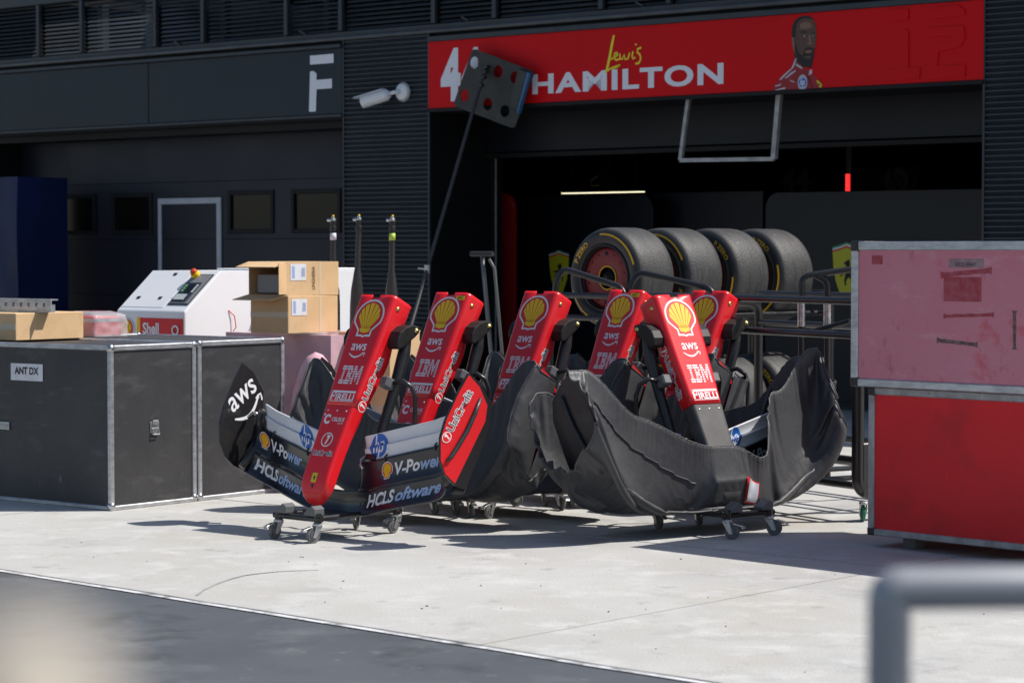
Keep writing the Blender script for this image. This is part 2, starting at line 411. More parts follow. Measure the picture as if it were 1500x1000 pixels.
def bars_logo(ink='white_ink'):
    "three letters cut into eight bars"
    d = Decal(); hgt = .062; pit = .094
    rows = {
     'I': [[(0,.52)],[(0,.52)],[(.15,.37)],[(.15,.37)],[(.15,.37)],[(.15,.37)],[(0,.52)],[(0,.52)]],
     'B': [[(0,.62)],[(0,.70)],[(.14,.34),(.5,.74)],[(.14,.66)],[(.14,.66)],[(.14,.34),(.5,.74)],[(0,.70)],[(0,.62)]],
     'M': [[(0,.30),(.70,1.0)],[(0,.35),(.65,1.0)],[(0,.21),(.24,.43),(.57,.76),(.79,1.0)],[(0,.21),(.29,.71),(.79,1.0)],[(0,.21),(.34,.66),(.79,1.0)],[(0,.21),(.40,.60),(.79,1.0)],[(0,.21),(.45,.55),(.79,1.0)],[(0,.21),(.79,1.0)]]}
    x = -1.24
    for ch, wd in (('I', .60), ('B', .84), ('M', 1.0)):
        for r, segs in enumerate(rows[ch]):
            y = .36 - r * pit
            for a, b in segs: d.add(rect2d((x+a)*.42, y - hgt/2, (x+b)*.42, y + hgt/2), ink)
        x += wd
    return d
def pirelli_logo(ink='white_ink'):
    d = Decal(); d.add(shift(text2d('IRELLI', .20, .74, bold=.028), .10, -.13), ink)
    d.add(rect2d(-.48, -.13, -.415, .17), ink); d.add(rect2d(-.48, .10, .48, .17), ink)
    d.add(rect2d(-.415, -.03, -.30, .02), ink); d.add(rect2d(-.335, -.03, -.30, .10), ink)
    d.add(rect2d(-.48, -.175, .48, -.155), ink)
    return d
def ball_mark(k=1.0):
    d = Decal(); d.add(circle2d(.5*k, 24), 'white_ink'); d.add(circle2d(.42*k, 24), 'red_ink', 1)
    d.add(poly2d([(-.10*k, -.30*k), (.02*k, -.33*k), (.24*k, .30*k), (.02*k, .34*k), (-.12*k, .18*k), (.04*k, .16*k)]), 'white_ink', 2)
    return d
def halo_word(w, height, width):
    d = Decal(); d.add(text2d(w, height, width * 1.03, bold=.055), 'white_ink', 0); d.add(text2d(w, height, width, bold=.0), 'black_ink', 1); return d
def hp_logo():
    d = Decal(); d.add(circle2d(.5, 28), 'blue_ink')
    for s_ in ([(-.12, .47), (-.30, -.26)], [(-.235, .02), (-.17, .14), (-.07, .15), (-.045, .06), (-.125, -.26)], [(.115, .17), (-.045, -.49)], [(.10, .135), (.24, .15), (.295, .06), (.235, -.18), (.17, -.25), (.03, -.245)]):
        d.add(stroke2d(s_, .078), 'white_ink', 1)
    return d
HORSE = [(-.12,-.95),(-.02,-.98),(.02,-.90),(-.04,-.72),(.06,-.50),(.22,-.36),(.34,-.44),(.42,-.60),(.36,-.72),(.48,-.78),(.54,-.62),(.50,-.40),(.42,-.22),
         (.40,-.02),(.50,.10),(.66,.16),(.72,.36),(.62,.52),(.60,.34),(.50,.24),(.36,.24),(.30,.46),(.32,.66),(.26,.86),(.16,.96),(.10,.88),(-.08,.80),(-.24,.62),
         (-.20,.54),(-.04,.60),(-.06,.44),(-.10,.26),(-.30,.30),(-.46,.20),(-.60,.30),(-.66,.22),(-.50,.06),(-.32,.14),(-.18,.06),(-.34,-.02),(-.44,-.20),(-.56,-.22),(-.54,-.34),(-.36,-.26),(-.26,-.10),(-.10,-.10),(-.12,-.34),(-.20,-.62)]
def shield_logo(rect=False):
    d = Decal()
    if rect: sh = [(-.36,-.5),(.36,-.5),(.36,.5),(-.36,.5)]
    else: sh = [(0,-.72),(.16,-.52),(.28,-.22),(.34,.10),(.36,.42),(.18,.46),(0,.52),(-.18,.46),(-.36,.42),(-.34,.10),(-.28,-.22),(-.16,-.52)]
    d.add(poly2d(sh), 'horse_yellow')
    d.add(shift(poly2d(HORSE), 0, -.04, .30), 'print_black', 1)
    if not rect:
        for k, m in ((0, 'horse_green'), (1, 'white_ink'), (2, 'red_ink')):
            t = .04
            y = [.42, .46, .52, .46, .42]; xs = [-.36, -.18, 0, .18, .36]
            up = [(x, yy + .10 - t*k) for x, yy in zip(xs, y)]; lo_ = [(x, yy + .10 - t*(k+1)) for x, yy in zip(xs, y)]
            d.add(poly2d(up + lo_[::-1]), m, 1)
    return d
# ================================================================== THE SETTING
def struct(o): o['kind'] = 'structure'; return o
struct(MB().box((-400, -400, -.5), (400, 400, -.03)).build('ground', 'earth'))
apron = bpy.data.objects.new('concrete_apron', None); COL.objects.link(apron); struct(apron)
apron.rotation_euler = (0, 0, YAW)
S0 = G(985, 892).dot(U); T0 = G(1090, 808).dot(N); SL = 5.2
bed = MB().box((-45, 4, -.4), (35, FC + 9, -.012)).build('joint_bed', 'joint', apron)
slab_me = None
for i in range(-6, 8):
    for j in range(-2, 3):
        if j == 2: continue
        w_ = SL - .012
        if slab_me is None:
            o = MB().box((0, 0, -.16), (w_, w_, 0)).build('slab', 'concrete', apron); slab_me = o.data
        else:
            o = bpy.data.objects.new('slab', slab_me); COL.objects.link(o); o.parent = apron
        o.location = (S0 + i * SL, T0 + j * SL, random.uniform(-.0008, .0008))
# a last row of slabs up to and inside the garages
w_ = SL - .012
last = None
for i in range(-6, 8):
    y0 = T0 + 2 * SL
    if last is None:
        o = MB().box((0, 0, -.16), (w_, FC + 8.5 - y0, 0)).build('slab', 'concrete', apron); last = o.data
    else:
        o = bpy.data.objects.new('slab', last); COL.objects.link(o); o.parent = apron
    o.location = (S0 + i * SL, y0, random.uniform(-.0008, .0008))
# pit lane asphalt laid against the slabs
A_, B_ = G(0, 838), G(1010, 1000); ed = (B_ - A_).normalized(); en = Vector((-ed.y, ed.x, 0))
def edge_pts(a, b, off, z, wob=0.0, n=160):
    return [A_ + ed * (a + (b - a) * i / (n - 1)) + en * (off + (noise.noise(Vector((i * .35, 0, 3))) * wob)) + Vector((0, 0, z)) for i in range(n)]
far = [A_ + ed * t - en * 60 + Vector((0, 0, .004)) for t in (40, -40)]
near = edge_pts(-40, 40, 0, .004, .012)
mb = MB(); k = len(near)
vs = near + [p - en * 60 for p in near]; mb.add(vs, [(i, i + 1, k + i + 1, k + i) for i in range(k - 1)])
struct(mb.build('pit_lane', 'asphalt'))
def strip(name, off0, off1, z, m, wob):
    a = edge_pts(-40, 40, off0, z, wob, 400); b = edge_pts(-40, 40, off1, z, wob, 400); k = len(a)
    return MB().add(a + b, [(i, i + 1, k + i + 1, k + i) for i in range(k - 1)]).build(name, m)
struct(strip('lane_edge_seam', .022, .06, .0055, 'dirt_line', .016))
struct(strip('lane_edge_line', -.012, .024, .0085, 'line_white', .012))

# curved rubber mark on the slabs
tm = [G(*q) for q in ((288, 872), (300, 863), (317, 855), (335, 848.5), (355, 843), (380, 839.5), (406, 837), (436, 835.5), (467, 834.6))]
mb = MB(); k = len(tm); tl, tr_ = [], []
for i, p in enumerate(tm):
    t_ = (tm[min(i+1, k-1)] - tm[max(i-1, 0)]).normalized(); w_ = .009 * (.5 + .5 * math.sin(math.pi * (i + .5) / k))
    tl.append(p + Vector((-t_.y, t_.x, 0)) * w_ + Vector((0, 0, .0022))); tr_.append(p - Vector((-t_.y, t_.x, 0)) * w_ + Vector((0, 0, .0022)))
struct(mb.add(tl + tr_, [(i, i+1, k+i+1, k+i) for i in range(k-1)]).build('tyre_mark', 'rubber_mark'))
# ================================================================== PIT BUILDING (x along the facade, y inwards, z up)
bl = thing('pit_building', 'long dark pit garage building with ribbed cladding, louvres and two garage bays', 'building', FW(0, 0, 0), YAW)
SA, SB, SC_ = -18.44, -17.19, -10.66          # pier, sign bay
S_L, S_R = -36.0, -4.0
D1 = .9                                       # recess of the roller door box
# pier cladding: a ribbed profile
def ribs(s0, s1, z0, z1, y, name='ribbed_cladding'):
    prof = []; z = z0; pit = .0505
    while z < z1 - .001:
        prof += [(y, z), (y - .004, z + pit*.10), (y - .022, z + pit*.38), (y - .022, z + pit*.62), (y - .004, z + pit*.90)]; z += pit
    prof.append((y, z))
    k = len(prof); vs = [(s0, a, b) for a, b in prof] + [(s1, a, b) for a, b in prof]
    return MB().add(vs, [(i, i+1, k+i+1, k+i) for i in range(k-1)]).build(name, 'cladding', bl)
ribs(SA + .012, SB - .012, 0, 3.82, -.02)
tree_box('pier', (SA, -.018, 0), (SB, D1, 3.80), 'near_black', bl)
ribs(SC_ + .012, SC_ + 1.30, 0, 3.82, -.02)
tree_box('pier', (SC_, -.018, 0), (SC_ + 1.35, D1, 3.80), 'near_black', bl)
tree_box('side_fascia', (SC_ + 1.352, -.03, 2.98), (S_R, .06, 3.73), 'fascia', bl)
tree_box('side_door', (SC_ + 1.352, .5, 0), (S_R, .56, 2.98), 'door_paint', bl)
for s in (SB, SC_): tree_box('corner_trim', (s - .012, -.046, 0), (s + .010, -.0185, 3.80), 'trim_dark', bl)
tree_box('corner_trim', (SA - .010, -.046, 0), (SA + .010, -.0185, 3.80), 'trim_dark', bl)
# left fascia in two panels with trims and the letter
s_j = fac(222, 100)[0]
tree_box('fascia_panel', (S_L, -.05, 3.0), (s_j - .006, .0, 3.70), 'fascia', bl, bevel=.004)
tree_box('fascia_panel', (s_j + .006, -.05, 3.0), (SA - .014, .0, 3.70), 'fascia', bl, bevel=.004)
tree_box('fascia_backing', (S_L, .002, 2.94), (SA, .12, 3.78), 'near_black', bl)
tree_box('fascia_trim', (S_L, -.085, 3.702), (SA - .014, -.002, 3.742), 'trim_dark', bl, bevel=.006)
tree_box('fascia_trim', (S_L, -.065, 2.962), (SA - .014, -.002, 2.998), 'trim_dark', bl, bevel=.006)
def fp(px, py): return fac(px, py, -.055)
def on_fac(x, y, t): return (x, -.0505 - t, y)
d = Decal()
d.add(poly2d([fp(454, 82), fp(488.5, 79), fp(488.5, 92.5), fp(454, 95)]), 'sign_white')
d.add(poly2d([fp(454, 105), fp(459, 104.5), fp(463.5, 108), fp(463.5, 117.5), fp(486, 115.5), fp(486, 129.5), fp(463.5, 131), fp(462.5, 163.5), fp(452.5, 164)]), 'sign_white')
d.build('bay_letter', on_fac, bl, step=.003)
# beam under the louvres, bright lip, louvre bays
tree_box('beam', (S_L, -.03, 3.80), (S_R, .30, 3.875), 'trim_dark', bl, bevel=.006)
MB().tube([(S_L, -.055, 3.80), (S_R, -.055, 3.80)], .024, 10).build('beam_lip', 'slat', bl, smooth=True)
tree_box('top_beam', (S_L, -.05, 4.50), (S_R, .14, 4.66), 'trim_dark', bl, bevel=.006)
mull = [fac(p, 60)[0] for p in (-60, 62, 125, 233, 303, 425, 505, 641, 730, 886, 985, 1120, 1290, 1400, 1560)]
for s in mull:
    tree_box('mullion', (s - .028, -.075, 3.878), (s + .028, -.025, 4.498), 'trim_dark', bl, bevel=.004)
mull = [S_L] + mull + [S_R]
for a, b in zip(mull[:-1], mull[1:]):
    mb = MB(); z = 3.90
    while z < 4.49:
        rx = Matrix.Rotation(R(38 + random.uniform(-2.5, 2.5)), 3, 'X')
        mb.box((a + .03, -.006, z - .0022), (b - .03, .040, z + .0022), rx); z += .049
    o = mb.build('louvre_slats', 'slat', bl); o['kind'] = 'stuff'
# unseen things added on the terrace behind the louvres: a low parapet and posts break the light into streaks
tree_box('terrace_slab', (S_L, .305, 3.70), (S_R, 8.6, 3.86), 'near_black', bl)
tree_box('terrace_wall', (S_L, 2.6, 3.862), (S_R, 2.8, 4.60), 'near_black', bl)
tree_box('terrace_shade_roof', (S_L, .16, 4.52), (fac(70, 40)[0], 2.58, 4.62), 'near_black', bl)  # unseen roof piece, put in to keep the louvre bays dark
tree_box('terrace_sky_block', (S_L, 2.40, 3.862), (S_R, 2.58, 6.2), 'near_black', bl)  # unseen, added to shut out the sky seen through the slats
tree_box('terrace_shade_roof', (fac(235, 40)[0], .16, 4.52), (S_R, 2.58, 4.62), 'near_black', bl)  # same added shade roof over the remaining bays
for s in (-23.2, -22.4, -21.0, -19.3):
    tree_box('light_streak_post', (s, .5, 3.862), (s + .09, .6, 4.518), 'trim_dark', bl)
for p in (268, 452, 690, 945):
    s = fac(p, 60)[0]
    MB().box((s - .05, -.10, 3.885), (s + .05, -.07, 3.90), Matrix.Rotation(R(25), 3, 'Y')).tube([(s, -.02, 3.89), (s, -.085, 3.893)], .008, 6).build('louvre_latch', 'trim_dark', bl)
# ---- closed bay F: sectional door with windows and a wicket door
DY = .5
SJ = fac(32, 200, DY)[0]
tree_box('bay_jamb', (SJ - .5, .122, 0), (SJ, DY + .3, 2.94), 'near_black', bl)
tree_box('bay_soffit', (S_L, .122, 2.86), (SA - .002, DY - .002, 2.938), 'near_black', bl)
gd = bpy.data.objects.new('garage_door', None); COL.objects.link(gd); gd.parent = bl
zz = [0, .335, 1.003, 1.668, 2.338, 2.86]
for a, b in zip(zz[:-1], zz[1:]):
    if a < 1.7 < b:
        # section with the window openings, cut out
        wins = []
        for p0, p1 in ((90, 138), (167, 221), (337, 399), (430, 497)):
            wins.append((fac(p0, 300, DY)[0], fac(p1, 300, DY)[0]))
        xs = [SJ] + [x for w in wins for x in w] + [SA - .004]
        mb = MB(); z0, z1 = 1.76, 2.19
        mb.box((xs[0], DY, a + .003), (xs[-1], DY + .045, z0)); mb.box((xs[0], DY, z1), (xs[-1], DY + .045, b - .003))
        for q in range(0, len(xs), 2): mb.box((xs[q], DY, z0), (xs[q+1], DY + .045, z1))
        mb.build('door_panel', 'door_paint', gd)
        for x0, x1 in wins:
            f = MB()
            for bx in (((x0 - .03, DY - .018, z0 - .03), (x0 + .02, DY + .03, z1 + .03)), ((x1 - .02, DY - .018, z0 - .03), (x1 + .03, DY + .03, z1 + .03)),
                       ((x0 + .0201, DY - .017, z0 - .03), (x1 - .0201, DY + .03, z0 + .02)), ((x0 + .0201, DY - .017, z1 - .02), (x1 - .0201, DY + .03, z1 + .03))): f.box(*bx)
            f.build('window_frame', 'near_black', gd, bevel=.004)
            tree_box('window_pane', (x0 + .0202, DY + .012, z0 + .0202), (x1 - .0202, DY + .018, z1 - .0202), 'glass_dark', gd)
    else:
        tree_box('door_panel', (SJ, DY, a + .003), (SA - .004, DY + .045, b - .003), 'door_paint', gd)
tree_box('door_seal', (SJ, DY + .046, 0), (SA - .004, DY + .06, 2.86), 'near_black', gd)
x0, x1, zt = fac(233, 290, DY)[0], fac(325, 290, DY)[0], fac(280, 290, DY)[1]
tree_box('wicket_frame', (x0, DY - .022, 0), (x0 + .055, DY - .001, zt - .0705), 'grey_frame', gd, bevel=.004)
tree_box('wicket_frame', (x1 - .075, DY - .022, 0), (x1, DY - .001, zt - .0705), 'grey_frame', gd, bevel=.004)
tree_box('wicket_frame', (x0, DY - .023, zt - .07), (x1, DY - .001, zt), 'grey_frame', gd, bevel=.004)
# ---- open bay: jambs, roller box, interior
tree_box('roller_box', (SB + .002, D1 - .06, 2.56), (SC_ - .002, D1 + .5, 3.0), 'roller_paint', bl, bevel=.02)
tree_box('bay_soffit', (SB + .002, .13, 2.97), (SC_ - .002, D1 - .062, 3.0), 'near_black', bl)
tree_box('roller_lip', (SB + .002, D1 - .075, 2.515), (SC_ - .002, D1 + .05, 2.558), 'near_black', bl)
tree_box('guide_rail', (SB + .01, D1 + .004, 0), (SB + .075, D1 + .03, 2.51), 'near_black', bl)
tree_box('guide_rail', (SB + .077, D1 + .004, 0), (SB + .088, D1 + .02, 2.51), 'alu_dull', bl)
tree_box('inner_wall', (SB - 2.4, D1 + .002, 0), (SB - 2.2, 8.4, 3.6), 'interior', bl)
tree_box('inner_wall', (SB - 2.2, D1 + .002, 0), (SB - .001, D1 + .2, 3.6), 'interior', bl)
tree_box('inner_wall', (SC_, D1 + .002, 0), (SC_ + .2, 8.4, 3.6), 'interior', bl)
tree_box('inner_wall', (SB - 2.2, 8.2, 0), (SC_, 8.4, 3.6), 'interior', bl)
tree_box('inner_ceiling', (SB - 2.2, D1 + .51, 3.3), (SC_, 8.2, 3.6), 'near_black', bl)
tree_box('garage_floor', (SB - 2.19, D1 + .21, .001), (SC_ - .001, 8.2, .012), 'garage_floor', bl)
tree_box('rear_building', (S_L, 8.45, 0), (S_R, 9.4, 3.69), 'near_black', bl)
tree_box('rear_wall', (S_L, 3.0, 0), (SB - 2.45, 3.2, 3.69), 'near_black', bl)
# exit sign box on the right of the roller box
d0 = fac(1436, 170, .3)
tree_box('wall_box', (SC_ - .10, .18, d0[1] - .14), (SC_ - .003, .45, d0[1] + .08), 'near_black', bl)
# ---- partitions inside (things of their own)
def rr(x0, x1, z0, z1, r, corners=('tl', 'tr')):
    p = [(x0, z0), (x1, z0)]
    if 'tr' in corners: p += [(x1 - r + r*math.cos(a), z1 - r + r*math.sin(a)) for a in [R(90)*i/6 for i in range(7)]]
    else: p.append((x1, z1))
    if 'tl' in corners: p += [(x0 + r - r*math.sin(a), z1 - r + r*math.cos(a)) for a in [R(90)*i/6 for i in range(7)]]
    else: p.append((x0, z1))
    return p
PY = 2.2
def partition(px0, px1, pytop, y, label, m='navy_panel', shield=None, corners=('tl', 'tr')):
    a = fac(px0, pytop, y); b = fac(px1, pytop, y); zt = a[1]
    base = FW((a[0] + b[0]) / 2, y, .013)
    t = thing('partition_panel', label, 'partition', base, YAW)
    hw = (b[0] - a[0]) / 2
    MB().prism(rr(-hw, hw, 0, zt, .16, corners), lambda x, z, q: (x, q, z), 0, .06).build('panel', m, t, bevel=.006)
    for sx in (-hw + .15, hw - .15): tree_box('foot', (sx - .03, -.12, -.001), (sx + .03, -.001, .04), 'black_paint', t)
    if shield:
        sp = fac(shield[0], shield[1], y); cx = sp[0] - (a[0] + b[0]) / 2; cz = sp[1]; k = shield[2]
        shield_logo().build('shield_emblem', lambda x, z, q: (cx + x*k, -q, cz + z*k), t, step=.002)
    return t
partition(752, 956, 290, PY, 'dark navy partition panel with a yellow shield emblem behind the first tyre', shield=(819, 400, .40))
partition(958, 1118, 284, PY + .35, 'plain dark partition panel behind the middle tyres', corners=())
partition(1121, 1500, 284, PY - .1, 'wide dark partition panel with a shield emblem beside the pink case', shield=(1240, 398, .46))
partition(700, 752, 285, D1 + .35, 'dark red partition panel at the left of the open garage', m='dark_red')
# lights and dim banner inside
t = thing('ceiling_light', 'thin white strip light glowing above the navy partition', 'light', FW(*[fac(881, 283, PY + .5)[0], PY + .5, fac(881, 283, PY + .5)[1]]), YAW)
L_ = (fac(940, 283, PY + .5)[0] - fac(821, 283, PY + .5)[0]) / 2
tree_box('housing', (-L_, .0, .012), (L_, .06, .04), 'near_black', t); tree_box('tube', (-L_, -.002, .001), (L_, .04, .011), 'tube_light', t)
for sx in (-L_ * .8, L_ * .8): MB().tube([(sx, .03, .041), (sx, .03, 3.3 - t.location.z)], .004, 6).build('hanger', 'near_black', t)
p = fac(1243, 268, 2.6)
t = thing('warning_light', 'small vertical red light glowing inside the garage', 'light', FW(p[0], 2.6, p[1]), YAW)
tree_box('lamp', (-.018, -.03, -.09), (.018, 0, .09), 'red_light', t); tree_box('bracket', (-.03, .001, -.11), (.03, .04, 3.3 - p[1]), 'near_black', t)
a = fac(1130, 275, 6.5); b = fac(1350, 275, 6.5)
t = thing('inner_banner', 'dim red banner with number and round logo hung deep in the garage', 'banner', FW((a[0]+b[0])/2, 6.5, 0), YAW)
hw = (b[0]-a[0])/2; z0 = fac(1240, 284, 6.5)[1] - .1; z1 = fac(1240, 246, 6.5)[1]
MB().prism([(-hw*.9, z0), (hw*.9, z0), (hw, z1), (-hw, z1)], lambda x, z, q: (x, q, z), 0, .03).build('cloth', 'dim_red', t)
cx = fac(1165, 267, 6.5)[0] - (a[0]+b[0])/2; cz = fac(1165, 280, 6.5)[1]
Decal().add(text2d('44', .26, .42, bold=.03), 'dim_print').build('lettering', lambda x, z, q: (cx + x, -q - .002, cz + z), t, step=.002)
cx2 = fac(1313, 265, 6.5)[0] - (a[0]+b[0])/2; cz2 = fac(1313, 265, 6.5)[1]
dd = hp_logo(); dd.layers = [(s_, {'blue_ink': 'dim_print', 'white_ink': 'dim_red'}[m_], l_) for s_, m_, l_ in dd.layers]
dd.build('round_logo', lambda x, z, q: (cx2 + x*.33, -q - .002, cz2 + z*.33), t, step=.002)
for sx in (-hw*.9, hw*.9): MB().tube([(sx, .015, z1), (sx, .015, 3.3)], .005, 6).build('hanger', 'near_black', t)
p = fac(895, 262, 3.4)
t = thing('hose_reel', 'dark reel with a pale hose loop under the garage ceiling', 'reel', FW(p[0], 3.4, p[1]), YAW)
MB().lathe([(.02, -.08), (.13, -.08), (.13, .08), (.02, .08)], 20, 'y').build('drum', 'near_black', t, smooth=True, auto=40)
MB().tube([(.05, 0, .10), (-.12, -.05, .05), (-.24, -.08, -.02), (-.22, -.08, -.08), (-.05, -.05, -.07), (.10, -.04, -.02)], .009, 6).build('hose', 'cardboard', t, smooth=True)
tree_box('bracket', (-.03, -.02, .10), (.03, .02, 3.3 - p[1]), 'near_black', t)

# ================================================================== RED SIGN
sg = thing('garage_sign', 'long red garage sign with white name, yellow script and driver portrait', 'sign', FW(SB, -.02, 3.0), YAW)
SW = SC_ - SB; SY = -.02
tree_box('sign_panel', (.004, -.03, .004), (SW - .004, .02, .688), 'sign_red', sg)
tree_box('sign_frame', (0, -.05, .690), (SW, .02, .745), 'trim_dark', sg, bevel=.004)
tree_box('sign_frame', (0, -.045, -.035), (SW, .02, .002), 'near_black', sg, bevel=.004)
tree_box('sign_backing', (0, .021, -.03), (SW, .139, .80), 'near_black', sg)
def sp_(px, py):
    a = fac(px, py, SY - .03); return a[0] - SB, a[1] - 3.0
def on_sign(x, y, t): return (x, -.0302 - t, y)
def at_sign(w, px0, px1, py_base, py_top, m, bold, shear=0, name='lettering', space=1.0):
    a = sp_(px0, py_base[0]); b = sp_(px1, py_base[1]); top = sp_(px0, py_top)
    h = top[1] - a[1]; w2 = b[0] - a[0]
    return Decal().add(shift(text2d(w, h, w2, bold=bold, shear=shear, space=space), (a[0]+b[0])/2, (a[1] + b[1]) / 2), m).build(name, on_sign, sg, step=.003)
at_sign('4', 646, 675, (144, 143), 76, 'sign_white', .055)
at_sign('4', 676, 704, (143, 142), 75, 'sign_white', .055)
at_sign('HAMILTON', 780, 1060, (138, 121), 111, 'sign_white', .034, space=1.12)
def zoom2(x, y): return sp_(500 + x / 2.942, y / 2.942)
sd = Decal()
for pl, w_, tp in (([(1176,153),(1168,190),(1158,245),(1148,290),(1141,316)], .030, [.7,1,1,1,.6]), ([(1146,308),(1160,297),(1182,288),(1204,281),(1192,288),(1170,298)], .018, None),
            ([(1163,256),(1180,248),(1192,236),(1190,228),(1180,230),(1176,246),(1184,260),(1200,256)], .018, None),
            ([(1201,232),(1203,256),(1212,256),(1220,236),(1224,258),(1236,254),(1244,228)], .018, None),
            ([(1258,222),(1254,246),(1258,254),(1268,248)], .018, None), ([(1269,196),(1272,190)], .022, None),
            ([(1294,206),(1278,212),(1276,226),(1288,236),(1292,254),(1284,272),(1268,276)], .020, None)):
    sd.add(stroke2d([zoom2(*q) for q in pl], w_, tp), 'print_yellow')
sd.build('script_lettering', on_sign, sg, step=.004)
# embossed numerals at the right
def zoom3(x, y): return sp_(980 + x / 2.857, y / 2.857)
em = MB()
for pl in ([(920,44),(1003,38),(1003,84),(918,95)], [(960,130),(990,122),(1004,130),(1004,284),(1052,284),(1050,332),(905,340),(905,294),(958,290)],
           [(1085,40),(1210,22),(1240,45),(1240,66),(1085,82)], [(1085,118),(1235,108),(1240,160),(1222,196),(1130,218),(1124,276),(1242,272),(1240,322),(1082,334),(1082,300),(1086,200),(1100,186),(1190,160),(1188,150),(1085,158)]):
    em.prism([zoom3(*q) for q in pl], lambda x, z, q: (x, -.0302 - q, z), 0, .012)
em.build('embossed_numerals', 'sign_red', sg)
# printed portrait: head and shoulders in a red racing suit
def zp(x, y): return sp_(1040 + x / 6.667, y / 6.667)
pr = Decal()
def pp(pts, m, l): pr.add(poly2d([zp(*q) for q in pts]), m, l)
pp([(612,886),(630,835),(670,790),(740,715),(800,650),(830,560),(850,590),(900,660),(970,690),(1000,720),(1040,760),(1090,810),(1106,855),(1100,858),(800,878)], 'print_suit', 0)
pp([(820,540),(832,440),(1010,470),(1010,600),(985,668),(900,650),(850,600)], 'print_black', 1)
pp([(805,372),(800,400),(808,450),(824,500),(846,560),(900,640),(950,655),(985,640),(1010,560),(1022,500),(1034,440),(1040,380),(1042,300),(1030,230),(1005,185),(960,165),(910,162),(870,180),(835,230),(825,300),(826,370)], 'skin_brown', 2)
pp([(800,360),(803,290),(812,240),(840,195),(880,168),(915,158),(965,160),(1000,178),(1020,200),(985,188),(930,178),(880,198),(852,235),(842,300),(838,370),(818,372)], 'print_black', 3)
pp([(838,420),(850,470),(872,520),(905,548),(920,500),(940,470),(985,462),(1012,480),(1024,470),(1020,540),(1008,590),(990,645),(955,660),(905,648),(868,590),(846,540),(828,470)], 'print_black', 3)
pp([(925,510),(950,492),(985,490),(1004,502),(985,520),(950,524)], 'skin_light', 4)
pp([(918,556),(950,548),(990,550),(985,572),(940,576)], 'skin_brown', 4)
pp([(885,330),(905,305),(950,312),(958,325),(920,322)], 'print_black', 3); pp([(985,325),(1005,312),(1032,315),(1032,325),(1005,324)], 'print_black', 3)
pp([(900,352),(925,342),(950,355),(925,368)], 'print_black', 3); pp([(992,355),(1012,345),(1034,355),(1014,367)], 'print_black', 3)
pp([(914,354),(926,347),(938,355),(926,363)], 'print_grey', 4); pp([(1002,356),(1013,350),(1022,356),(1013,362)], 'print_grey', 4)
pp([(965,340),(985,345),(992,410),(1000,432),(985,440),(955,436),(950,425),(968,410)], 'skin_light', 3)
pp([(880,240),(930,215),(985,225),(1000,270),(940,285),(890,285)], 'skin_light', 3)
pp([(800,370),(822,372),(830,430),(832,505),(820,500),(806,440)], 'skin_light', 3)
for a_ in ([(680,780),(720,735),(800,665),(838,570),(850,580),(822,660),(740,740),(695,785)], [(732,765),(790,715),(840,685),(838,700),(780,745),(748,770)], [(838,620),(900,655),(905,680),(845,645)], [(975,690),(1000,680),(1002,720),(965,740)],
           [(776,780),(820,795),(836,808),(800,800)], [(640,838),(700,820),(690,838),(640,852)], [(640,880),(735,852),(742,870),(650,886)]): pp(a_, 'print_grey', 3)
c0 = zp(908, 808); pr.logo(Decal().add(circle2d(.5, 24, ry=.68), 'print_grey', 4), c0[0], c0[1], .105)
pr.logo(hp_logo(), c0[0], c0[1], .085)
pr.layers[-5:] = [(s_, m_, 5 if m_ == 'blue_ink' else 6) for s_, m_, l_ in pr.layers[-5:]]
pp([(1040,785),(1062,790),(1098,830),(1090,858),(1072,855)], 'horse_yellow', 3); pp([(1060,808),(1080,825),(1078,845),(1066,835)], 'print_black', 4)
pp([(950,740),(975,770),(1000,835),(1008,862),(998,862),(985,810)], 'print_black', 3)
pr.build('portrait_print', on_sign, sg, step=.0012)
# ================================================================== NOSE CONES WITH FRONT WINGS
# nose frame: x = across (w), z = along the nose from the tip (a), y = into the nose (-h, h = outward normal of the top face)
LEAN = R(26.5); NL = 1.22; SEAM = .555; SPAN = .845; WEND = .775
def n_wd(a):
    q = min(1, max(0, a / .14)); t = math.sqrt(max(0, 1 - (1 - q) ** 2.2))
    k = min(1, max(0, (a - .2) / .95)); return .004 + t * .096 + .038 * k * k * (3 - 2 * k)
def n_ht(a):
    q = min(1, max(0, a / .16)); return -.075 * (1 - math.sqrt(max(0, 1 - (1 - q) ** 2)))
def n_dp(a):
    q = min(1, max(0, a / .14)); k = min(1, max(0, (a - .25) / .85)); return .012 + .075 * math.sqrt(max(0, 1 - (1 - q) ** 2)) + .075 * k * k * (3 - 2 * k)
def scallop(a): return .030 * math.exp(-((a - 1.0) / .09) ** 2)     # hollow in the flank where the mount sits
def ring(a, k=1.0):
    wd, ht, dp = n_wd(a) * k, n_ht(a), n_dp(a); rt = .22 * wd; rb = min(.02, .3 * dp); nt = min(.03, .3 * wd)
    right = [(nt, ht), (max(nt + .0005, wd - rt - .010), ht), (wd - rt, ht)]
    for i in range(1, 6):
        t = R(90) * i / 5; right.append((wd - rt + rt * math.sin(t), ht - rt + rt * math.cos(t)))
    sc_ = scallop(a)
    right += [(wd, ht - rt - .010), (wd, ht - dp * .62), (wd - sc_ * .6, ht - dp * .78)]
    wb = wd * .96 - sc_
    for i in range(0, 4):
        t = R(90) * i / 3; right.append((wb - rb + rb * math.cos(t), ht - dp + rb - rb * math.sin(t)))
    left = [(-w, h) for w, h in reversed(right)]
    return [(w, -h, a) for w, h in right + left]
